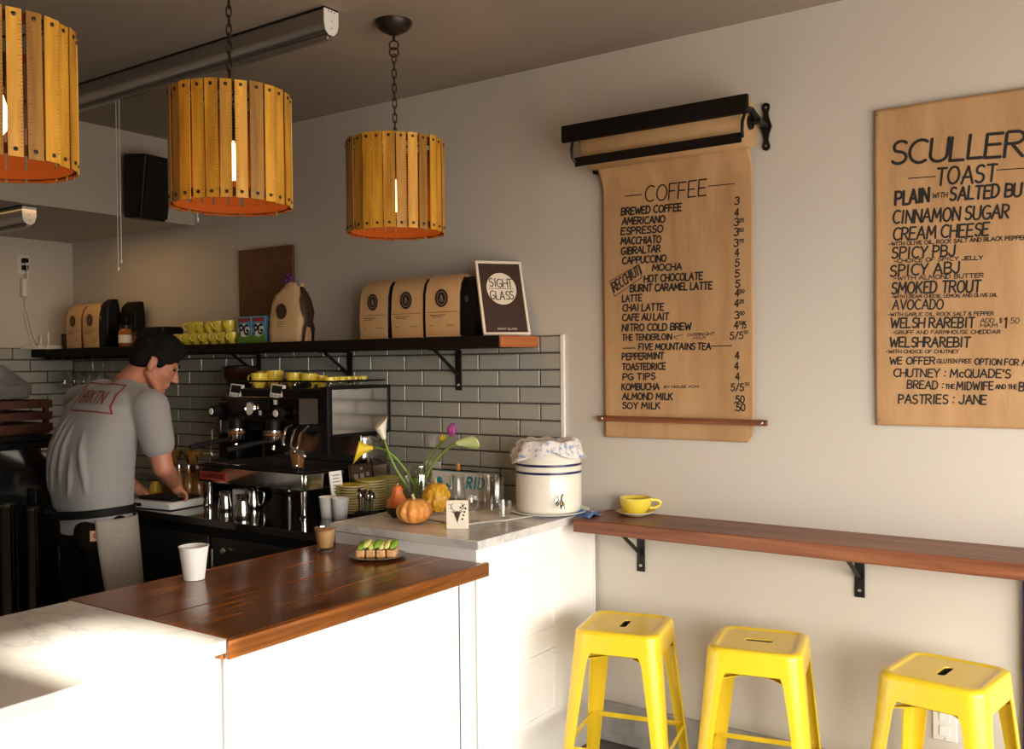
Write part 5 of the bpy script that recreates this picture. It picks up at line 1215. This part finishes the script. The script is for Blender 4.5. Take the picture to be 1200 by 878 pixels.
# scale with cup of yellow on its far side
p = AT(194, 588, 2, ZC+.02)
sc_ = E('counter_scale', 'white counter scale with black tray under the barista hand', 'scale', (-3.79, -.735, ZC), .12)
O('base', MB().loft([rrect(.27, .2, .02, 4, .004), rrect(.28, .21, .022, 4, .03), rrect(.27, .2, .02, 4, .036)]), 'whiteplastic', sc_, smooth=40)
O('tray', MB().box(-.1, .12, -.075, .085, .0365, .05), 'rubber', sc_, bevel=.004); O('display', MB().box(-.12, -.05, -.104, -.1, .01, .028), 'blackgloss', sc_)
for a in (-.1, .1): O('foot', MB().box(a-.01, a+.01, -.07, -.05, 0, .004), 'rubber', sc_)
x_, y_ = AT(182, 572, 1, -.56).x, -.56
s_ = dup(saucer, (x_, y_, ZC), 0, 'yellow saucer behind the scale under an upturned cup'); s_['group'] = 'cup and saucer by the scale'
s_.location.z = ZC+.0005; s_.scale = (1.2, 1.2, 1.3)
q = make_cup('upturned yellow cup on its saucer behind the scale', (x_, y_, ZC+.0105+.062), 2., .03, .062, 'cup and saucer by the scale'); q.rotation_euler = (PI, 0, 2.)

# grinders
def grinder(label, x, y, h_, hop):
    g = E('coffee_grinder', label, 'grinder', (x, y, ZC), 0, 'coffee grinders behind the machine'); 
    O('body', MB().loft([rrect(.2, .26, .03, 4, 0), rrect(.2, .26, .03, 4, .05), rrect(.15, .18, .03, 4, .09), rrect(.16, .19, .03, 4, h_-.06), rrect(.14, .16, .03, 4, h_)]), 'black', g, smooth=40)
    O('collar', MB().at((0, 0, h_)).lathe([(0, .0005), (.06, .0005), (.062, .02), (.05, .035), (0, .035)], 28), 'chrome', g)
    hp = O('hopper', MB().at((0, 0, h_+.0355)).lathe([(0, 0), (.045, 0), (.062, .03), (.085, .09), (.088, .12), (.084, .12), (.08, .09), (.058, .032), (.042, .004), (0, .004)], 32), 'smoke', g, smooth=50)
    O('beans', MB().at((0, 0, h_+.04)).lathe([(0, .001), (.04, .001), (.056, .03), (.07, .065), (0, .075)], 28), 'kraftdark', hp, smooth=50)
    O('hopper_lid', MB().at((0, 0, h_+.1558)).lathe([(0, 0), (.09, 0), (.09, .008), (.03, .014), (0, .014)], 32), 'black', hp)
    O('chute', MB().at((0, -.1, h_-.12)).box(-.025, .025, -.045, .02, -.05, .06), 'brushed', g, bevel=.006); O('fork', MB().tube([(-.03, -.09, .17), (-.03, -.15, .17), (.03, -.15, .17), (.03, -.09, .17)], .005, 8), 'chrome', g); return g
# (the grinder stands left of the machine; the second further along the wall)
grinder('dark coffee grinder with bean hopper standing behind the espresso machine shot timers', AT(281, 445, 1, -.2).x, -.2, .475, 1)
# pour-over stand and bottles beside the machine
st = E('pour_over_stand', 'steel pour-over stand with amber glass cones left of the machine', 'stand', (-4.02, -.47, ZC))
for x in (-.16, .13):
    O('post', MB().tube([(x, .05, 0), (x+.01, .05, .2), (x+.02, .05, .33)], .006, 8), 'chrome', st)
O('shelf_bar', MB().box(-.18, .17, .03, .07, .2, .212), 'brushed', st, bevel=.002); O('base_plate', MB().box(-.19, .18, -.05, .09, 0, .008), 'black', st, bevel=.002)
for i, x in enumerate((-.09, .06)):
    cn = E('glass_dripper', 'amber glass carafe %s on the pour-over stand' % ('nearest the barista' if i == 0 else 'nearest the espresso machine'), 'carafe', (-4.02+x, -.47, ZC+.009), 0, 'carafes at the pour-over stand')
    O('carafe', MB().lathe([(0, 0), (.05, 0), (.058, .01), (.05, .06), (.02, .12), (.018, .13), (.045, .21), (.047, .215), (.043, .212), (.016, .132), (.016, .12), (.046, .06), (.052, .012), (0, .006)], 32), 'amber', cn, smooth=50)
    O('wood_collar', MB().lathe([(.0245, .108), (.028, .112), (.024, .128), (.026, .15), (.022, .15), (.0215, .128)], 24), 'crate', cn, smooth=40)
for i, px in enumerate((212, 219, 226)):
    x_ = AT(px, 560, 1, -.62).x
    bt = E('syrup_bottle', 'slim steel-capped bottle by the pour-over stand, %s from the barista' % ORD[i+1], 'bottle', (x_, -.63+.02*i, ZC), 0, 'slim bottles by the stand')
    O('glass_body', MB().lathe([(0, 0), (.024, 0), (.026, .004), (.026, .1), (.012, .135), (.011, .16), (0, .16)], 24), 'amber', bt, smooth=50); O('cap', MB().lathe([(0, .1605), (.0125, .1605), (.0125, .178), (0, .18)], 16), 'chrome', bt); O('pour_spout', MB().tube([(0, 0, .18), (.002, -.004, .2), (.012, -.02, .225)], .0035, 8), 'chrome', bt)

# ================================================================== DARK CORNER BEHIND THE BARISTA
fz = E('undercounter_fridge', 'black cabinet with steel corner catch at the left behind the barista', 'cabinet', (-4.63, -1.45, .04))
O('body', MB().box(-.3, .3, -.5, .48, -.04, 1.17), 'black', fz, bevel=.006); O('door', MB().box(.301, .33, -.49, .47, .08, 1.14), 'blackgloss', fz, bevel=.005); O('top', MB().box(-.31, .34, -.51, .49, 1.171, 1.195), 'black', fz, bevel=.004)
O('corner_catch', MB().box(.3305, .345, .4, .46, 1.12, 1.138), 'chrome', fz, bevel=.003); O('handle', MB().tube([(.33, .36, .95), (.36, .36, .95), (.36, .36, .6), (.33, .36, .6)], .008, 8), 'iron', fz)
def crate(label, x, y, w_, d_, z, h_):
    c_ = E('wooden_crate', label, 'crate', (x, y, z), 0, 'wooden crates at the far wall')
    for s_ in (-1, 1):
        for k in range(3): O('slat', MB().box(s_*w_/2-.006, s_*w_/2+.006, -d_/2, d_/2, .012+k*h_/3, h_/3*(k+1)-.006), 'crate', c_, bevel=.001)
        for k in range(3): O('slat', MB().box(-w_/2+.0065, w_/2-.0065, s_*d_/2-.006, s_*d_/2+.006, .012+k*h_/3, h_/3*(k+1)-.006), 'crate', c_, bevel=.001)
    O('bottom', MB().box(-w_/2+.0065, w_/2-.0065, -d_/2+.0065, d_/2-.0065, .002, .012), 'crate', c_)
    m = MB()
    for sx_ in (-1, 1):
        for sy_ in (-1, 1): m.cbox((sx_*(w_/2-.02), sy_*(d_/2-.02), h_/2+.006), (.022, .022, h_-.016))
    O('corner_posts', m, 'crate', c_); return c_
crate('reddish slatted wooden crate on the black cabinet beside the barista', -4.6, -1.16, .46, .42, 1.236, .165)
bn = E('clear_bin', 'clear plastic bin with sloping lid on the wooden crate', 'bin', (-4.6, -1.17, 1.403))
O('tub', MB().loft([[(x, y, z) for x, y, z in rrect(.36, .3, .03, 4, 0)], rrect(.38, .32, .03, 4, .06), rrect(.372, .312, .03, 4, .06), rrect(.352, .292, .03, 4, .005)]), 'plasticclear', bn, smooth=40)
O('lid', MB().loft([rrect(.385, .325, .03, 4, .0605), [(x, y*.5-.04, z) for x, y, z in rrect(.34, .3, .03, 4, .16)]]), 'plasticclear', bn, smooth=40)
def bin_(label, x, y, r, h_):
    b = E('steel_bin', label, 'bin', (x, y, 0), 0, 'steel bins beside the barista')
    O('drum', MB().lathe([(0, 0), (r, 0), (r, h_-.02), (r+.004, h_-.015), (r+.004, h_), (r-.004, h_), (r-.006, .01), (0, .01)], 40), 'chrome', b, smooth=40); O('base_ring', MB().lathe([(r+.001, .0), (r+.006, .0), (r+.006, .03), (r+.001, .032)], 40), 'rubber', b)
    O('lid', MB().lathe([(0, h_+.001), (r+.006, h_+.001), (r+.005, h_+.01), (0, h_+.012)], 40), 'black', b, smooth=50); return b
p = AT(12, 640, 0, -4.2); bin_('slim steel bin at the left photo edge in front of the black cabinet', -4.2, p.y-.01, .042, .95)
p = AT(38, 640, 0, -4.2); bin_('slim steel bin between the barista and the edge bin', -4.2, p.y+.005, .042, .92)

# ================================================================== THE BARISTA
hx = -3.735
pe = E('person', 'barista in a grey shirt and apron bending over the back counter', 'person', (hx, -1.12, 0))
PX = lambda px, py, y: Vector(AT(px, py, 1, y))-Vector((hx, -1.12, 0))
def remesh(o, vox, sm, it=6):
    r = o.modifiers.new('one_skin', 'REMESH'); r.mode = 'VOXEL'; r.voxel_size = vox; r.use_smooth_shade = True
    s_ = o.modifiers.new('soft', 'SMOOTH'); s_.factor = sm; s_.iterations = it
    return o
head = PX(183, 424, -.875)                     # centre of the skull
fdir = Vector((.56, .80, 0)).normalized()
hq = Matrix.Rotation(math.atan2(-fdir.x, fdir.y), 4, 'Z') @ Matrix.Rotation(math.radians(-27), 4, 'X')
HM = Matrix.Translation(head) @ hq
hp = lambda x, y, z: HM @ Vector((x, y, z))
b = MB(); hr = hq.to_3x3()
b.ell(hp(0, -.012, .03), (.074, .094, .088), 28, 18, hr)            # skull
b.ell(hp(0, .03, -.03), (.06, .066, .085), 24, 16, hr)              # face
b.ell(hp(0, .045, -.088), (.042, .042, .034), 20, 12, hr)           # jaw
b.ell(hp(0, .074, -.108), (.022, .018, .016), 14, 10, hr)           # chin
b.capsule(hp(-.05, -.005, -.055), hp(-.028, .06, -.105), .022, .018, 14); b.capsule(hp(.05, -.005, -.055), hp(.028, .06, -.105), .022, .018, 14)
b.capsule(hp(0, .092, -.004), hp(0, .112, -.042), .009, .0135, 12)  # nose
b.ell(hp(-.011, .098, -.046), (.009, .01, .007), 10, 8, hr); b.ell(hp(.011, .098, -.046), (.009, .01, .007), 10, 8, hr)
b.capsule(hp(-.036, .082, .018), hp(.036, .082, .018), .0125, .0125, 10)     # brow
b.capsule(hp(-.02, .088, -.07), hp(.02, .088, -.07), .0085, .0085, 10); b.capsule(hp(-.016, .087, -.083), hp(.016, .087, -.083), .0085, .0085, 10)
for s_ in (-1, 1):
    b.ell(hp(s_*.034, .05, -.032), (.026, .032, .034), 16, 12, hr)  # cheek
    b.ell(hp(s_*.076, -.008, -.016), (.010, .021, .034), 14, 10, hr @ Matrix.Rotation(s_*.35, 3, 'Z')); b.capsule(hp(s_*.083, -.022, .012), hp(s_*.079, -.004, -.042), .006, .0065, 10)
shc = PX(134, 462, -1.0); nk = PX(153, 440, -.945)
b.capsule(nk+Vector((0, -.02, -.045)), hp(0, -.03, -.04), .062, .054, 20)
# torso (under the shirt) and legs (under the trousers)
pel = Vector((0, 0, .9))
b.ell((0, -.0, 1.14), (.155, .1, .2), 24, 14); b.ell((0, .05, 1.31), (.15, .08, .13), 24, 14); b.ell((0, 0, .93), (.15, .1, .14), 24, 14)
SR = PX(176, 480, -1.0); SL = PX(97, 474, -1.03)
ER = PX(191, 548, -.97); WR = PX(203, 566, -.80); ELb = SL+Vector((-.03, .1, -.27)); WL = Vector((-.22, .33, .99))
for s_, Sh, El, Wr in ((1, SR, ER, WR), (-1, SL, ELb, WL)):
    b.capsule(Sh, El, .054, .043); b.ell(El, (.043, .043, .043), 16, 10)
    f_ = (Wr-El); b.capsule(El, El+f_*.4, .043, .042); b.capsule(El+f_*.38, Wr, .041, .028)
    dn = Vector((.02*s_*-1, .045, -.045)).normalized()              # palm and fingers, curled over the handle held
    pc = Wr+dn*.045; b.capsule(Wr, pc, .027, .027); side = Vector((1, 0, 0))*s_
    for i, L_ in enumerate((.034, .038, .035, .028)):
        r0 = pc+Vector((.029-.0195*i, 0, 0))*s_*-1+dn*.012
        k1 = r0+Vector((0, .6, -.55)).normalized()*L_; k2 = k1+Vector((0, .05, -1)).normalized()*L_*.7; k3 = k2+Vector((0, -.6, -.6)).normalized()*L_*.5
        b.capsule(r0, k1, .0086, .008, 10); b.capsule(k1, k2, .008, .0074, 10); b.capsule(k2, k3, .0074, .0066, 10)
    t0 = Wr+dn*.02+Vector((-.024*s_, 0, 0)); t1 = t0+Vector((-.022*s_, .012, -.018)); t2 = t1+Vector((.006*s_, .016, -.022))
    b.capsule(t0, t1, .0125, .0105, 10); b.capsule(t1, t2, .0105, .0085, 10)
for s_ in (-1, 1):
    b.capsule((s_*.09, 0, .88), (s_*.105, .01, .48), .085, .058); b.capsule((s_*.105, .01, .48), (s_*.11, -.02, .1), .056, .04)
body = remesh(O('body', b, 'skin', pe, smooth=0), .0042, .5, 6)
for s_ in (-1, 1): O('eye', MB().ell(hp(s_*.03, .0835, .0), (.0125, .009, .0042), 12, 8, hr), 'hair', pe)
for s_ in (-1, 1): O('eyebrow', MB().capsule(hp(s_*.014, .0965, .021), hp(s_*.042, .0905, .023), .0046, .0036, 8), 'hair', pe)
# hair: a close cap of dark hair, longer on top, short at the nape
hm = MB(); vs = []; 
hb = MB(); hb.ell(hp(0, -.016, .046), (.083, .103, .085), 30, 18, hr); hb.ell(hp(0, -.05, -.002), (.071, .066, .07), 24, 14, hr); hb.ell(hp(0, .05, .09), (.06, .052, .03), 20, 12, hr)
for s_ in (-1, 1): hb.ell(hp(s_*.066, .02, .012), (.014, .022, .034), 14, 10, hr)
rnd = random.Random(9)
for i in range(40):
    a = rnd.uniform(0, 2*PI); e_ = rnd.uniform(.15, 1.2); q = Vector((.079*math.cos(a)*math.cos(e_), -.016+.098*math.sin(a)*math.cos(e_), .05+.082*math.sin(e_)))
    hb.ell(HM @ q, (.018, .022, .012), 8, 6, hr)
remesh(O('hair', hb, 'hair', pe, smooth=0), .006, .5, 4)
# trousers
t = MB(); t.ell((0, .0, .905), (.176, .125, .11), 28, 16)
for s_ in (-1, 1):
    t.capsule((s_*.088, -.005, .86), (s_*.108, .01, .48), .102, .078, 22); t.capsule((s_*.108, .01, .48), (s_*.112, -.02, .1), .077, .066, 22)
    t.ell((s_*.075, -.05, .86), (.09, .085, .095), 20, 12)
tr_ = remesh(O('trousers', t, 'denim', pe, smooth=0), .009, .5, 6)
for s_ in (-1, 1):
    sh_ = MB(); sh_.capsule((s_*.112, -.06, .045), (s_*.125, .12, .035), .043, .038, 16); sh_.cbox((s_*.118, .03, .012), (.085, .25, .022)); remesh(O('shoe', sh_, 'rubber', pe, smooth=0), .006, .4, 3)
# T-shirt: body tube and sleeves
s = MB(); rg = []
for cx, cy, z, a, bb in ((-.005, 0, .858, .182, .133), (-.005, 0, .9, .176, .127), (-.003, -.005, .945, .17, .120), (.0, -.012, .965, .181, .131), (.0, -.015, 1.02, .187, .138), (0, -.012, 1.12, .19, .138), (0, .0, 1.22, .196, .136), (0, .025, 1.31, .2, .13), (0, .055, 1.385, .2, .125), (.005, .09, 1.435, .17, .108), (.012, .125, 1.475, .112, .088)):
    row = []
    for i in range(40):
        an = 2*PI*i/40; c_, s_ = math.cos(an), math.sin(an)
        row.append((cx+a*abs(c_)**.8*math.copysign(1, c_), cy+bb*abs(s_)**.8*math.copysign(1, s_), z))
    rg.append(row)
s.loft(rg)
for Sh, El in ((SR, ER), (SL, ELb)):
    d_ = (El-Sh); s.capsule(Sh-d_.normalized()*.01, Sh+d_*.58, .079, .069, 22); s.capsule(Sh, Vector((Sh.x*.3, Sh.y*.8+.01, 1.41)), .08, .088, 20)
SEC = [(.945, -.005, .17, .12), (1.02, -.015, .187, .138), (1.12, -.012, .19, .138), (1.22, 0, .196, .136), (1.31, .025, .2, .13), (1.385, .055, .192, .115), (1.5, .1, .1, .09)]
# deep folds running down the back
for i, (x0_, zt, x1_, zb, dep) in enumerate(((-.10, 1.33, -.155, 1.03, .010), (-.055, 1.36, -.13, 1.0, .011), (-.02, 1.34, -.085, 1.02, .009), (.02, 1.33, -.02, 1.05, .007), (.10, 1.28, .13, 1.03, .008), (.06, 1.2, .05, 1.0, .006))):
    pts = []
    for j in range(9):
        t_ = j/8; z = zt+(zb-zt)*t_; x = x0_+(x1_-x0_)*t_+.006*math.sin(5*t_+i)
        k_ = next(q for q in range(len(SEC)-1) if SEC[q+1][0] >= z)
        u = (z-SEC[k_][0])/(SEC[k_+1][0]-SEC[k_][0]); cy, a, bb = [SEC[k_][n_]*(1-u)+SEC[k_+1][n_]*u for n_ in (1, 2, 3)]
        yb = cy-bb*(max(0, 1-abs(x/a)**2.5))**.4
        pts.append((x, yb+.004, z))
    s.tube(pts, [.004+1.8*dep*math.sin(PI*(j+.5)/9) for j in range(9)], 8)
shirt = remesh(O('t_shirt', s, 'shirt', pe, smooth=0), .006, .5, 5)
# print on the back, laid onto the cloth
bpy.context.view_layer.update()
dg = bpy.context.evaluated_depsgraph_get(); ev = shirt.evaluated_get(dg); bv = BVHTree.FromObject(shirt, dg)
I = Ink()
def sub(pts, n):
    out = []
    for a, c_ in zip(pts, pts[1:]): out += [tuple(Vector(a).lerp(Vector(c_), i/n)) for i in range(n)]
    return out+[pts[-1]]
bw, bh = .105, .066
I.line(sub([(-bw, -bh), (bw, -bh), (bw, bh), (-bw, bh), (-bw, -bh)], 16), .006)
st_, wd_ = strokes('BRKTN', .2)
for q in st_: I.line(sub([(-.078+x/wd_*.145, -.03+y*.058) for x, y in q], 4), .006)
dr = Vector((.04, 1, -.22)).normalized(); u_ = Vector((1, -.04, 0)).normalized(); v_ = Vector((0, .2, 1)).normalized(); oc = PX(115, 466, -1.13)
nv = []
for x, y, _ in I.mb.v:
    a = x-.4*y; p_ = oc-dr*.4+u_*a+v_*y
    h_ = bv.ray_cast(p_, dr)
    nv.append(h_[0]-dr*.0035 if h_[0] else p_+dr*.4)
I.mb.v = [tuple(q) for q in nv]; O('back_print', I.mb, 'redink', pe, smooth=0)
# trouser patch
bv2 = BVHTree.FromObject(tr_, dg); hit = bv2.ray_cast(PX(112, 628, -1.6), (PX(112, 628, -1.1)-PX(112, 628, -1.6)).normalized())
if hit[0]:
    q = hit[1].to_track_quat('-Y', 'Z'); pm = MB(); pm.box(-.021, .021, -.005, .002, -.021, .021)
    pt = O('pocket_patch', pm, 'tan', pe, loc=hit[0], rot=(0, 0, hit[1].xy.to_3d().to_track_quat('-Y', 'Z').to_euler().z))
    I = Ink(); I.line(arc(.002, 0, .008, .009, 30, 300, 12), .005); I.mb.v = [(a, -.0056, c_) for a, c_, _ in I.mb.v]; O('patch_mark', I.mb, 'redink', pt, smooth=0)
# apron: strap round the waist, cloth panel over the right hip and front
def ring_at(z, a, bb, k=1): return [(a*math.copysign(abs(math.cos(t_))**.8, math.cos(t_))*k, -.006+bb*math.copysign(abs(math.sin(t_))**.8, math.sin(t_))*k, z) for t_ in [2*PI*i/48 for i in range(48)]]
m = MB(); r_ = [[(x, y, z+.02*(x/.18)) for x, y, z in ring_at(zz, a, bb)] for zz, a, bb in ((.918, .18, .131), (.92, .186, .137), (.952, .186, .137), (.954, .180, .131))]; r_.append(r_[0]); m.loft(r_, False, False)
O('apron_strap', m, 'rubber', pe, smooth=50)
def apr(u, v):
    lean = .5*v**1.2; a0 = -.7+lean*.9; a1 = 3.3-lean*.2; an = a0+(a1-a0)*u; z = .925-.5*v
    a, bb = .188+.03*v, .139+.035*v+.01*math.sin(4*an)*v
    return (a*math.copysign(abs(math.cos(an))**.85, math.cos(an)), bb*math.copysign(abs(math.sin(an))**.85, math.sin(an)), z)
m = MB(); m.grid(apr, 48, 24); O('apron', m, 'apron', pe, smooth=80, solid=.004)
m = MB(); m.tube([(-.17, -.06, .93), (-.2, -.07, .9), (-.215, -.05, .86), (-.2, -.03, .84), (-.19, -.05, .88)], .005, 8); m.tube([(-.17, -.06, .93), (-.195, -.05, .87), (-.19, -.04, .8)], .005, 8); O('apron_knot', m, 'rubber', pe)
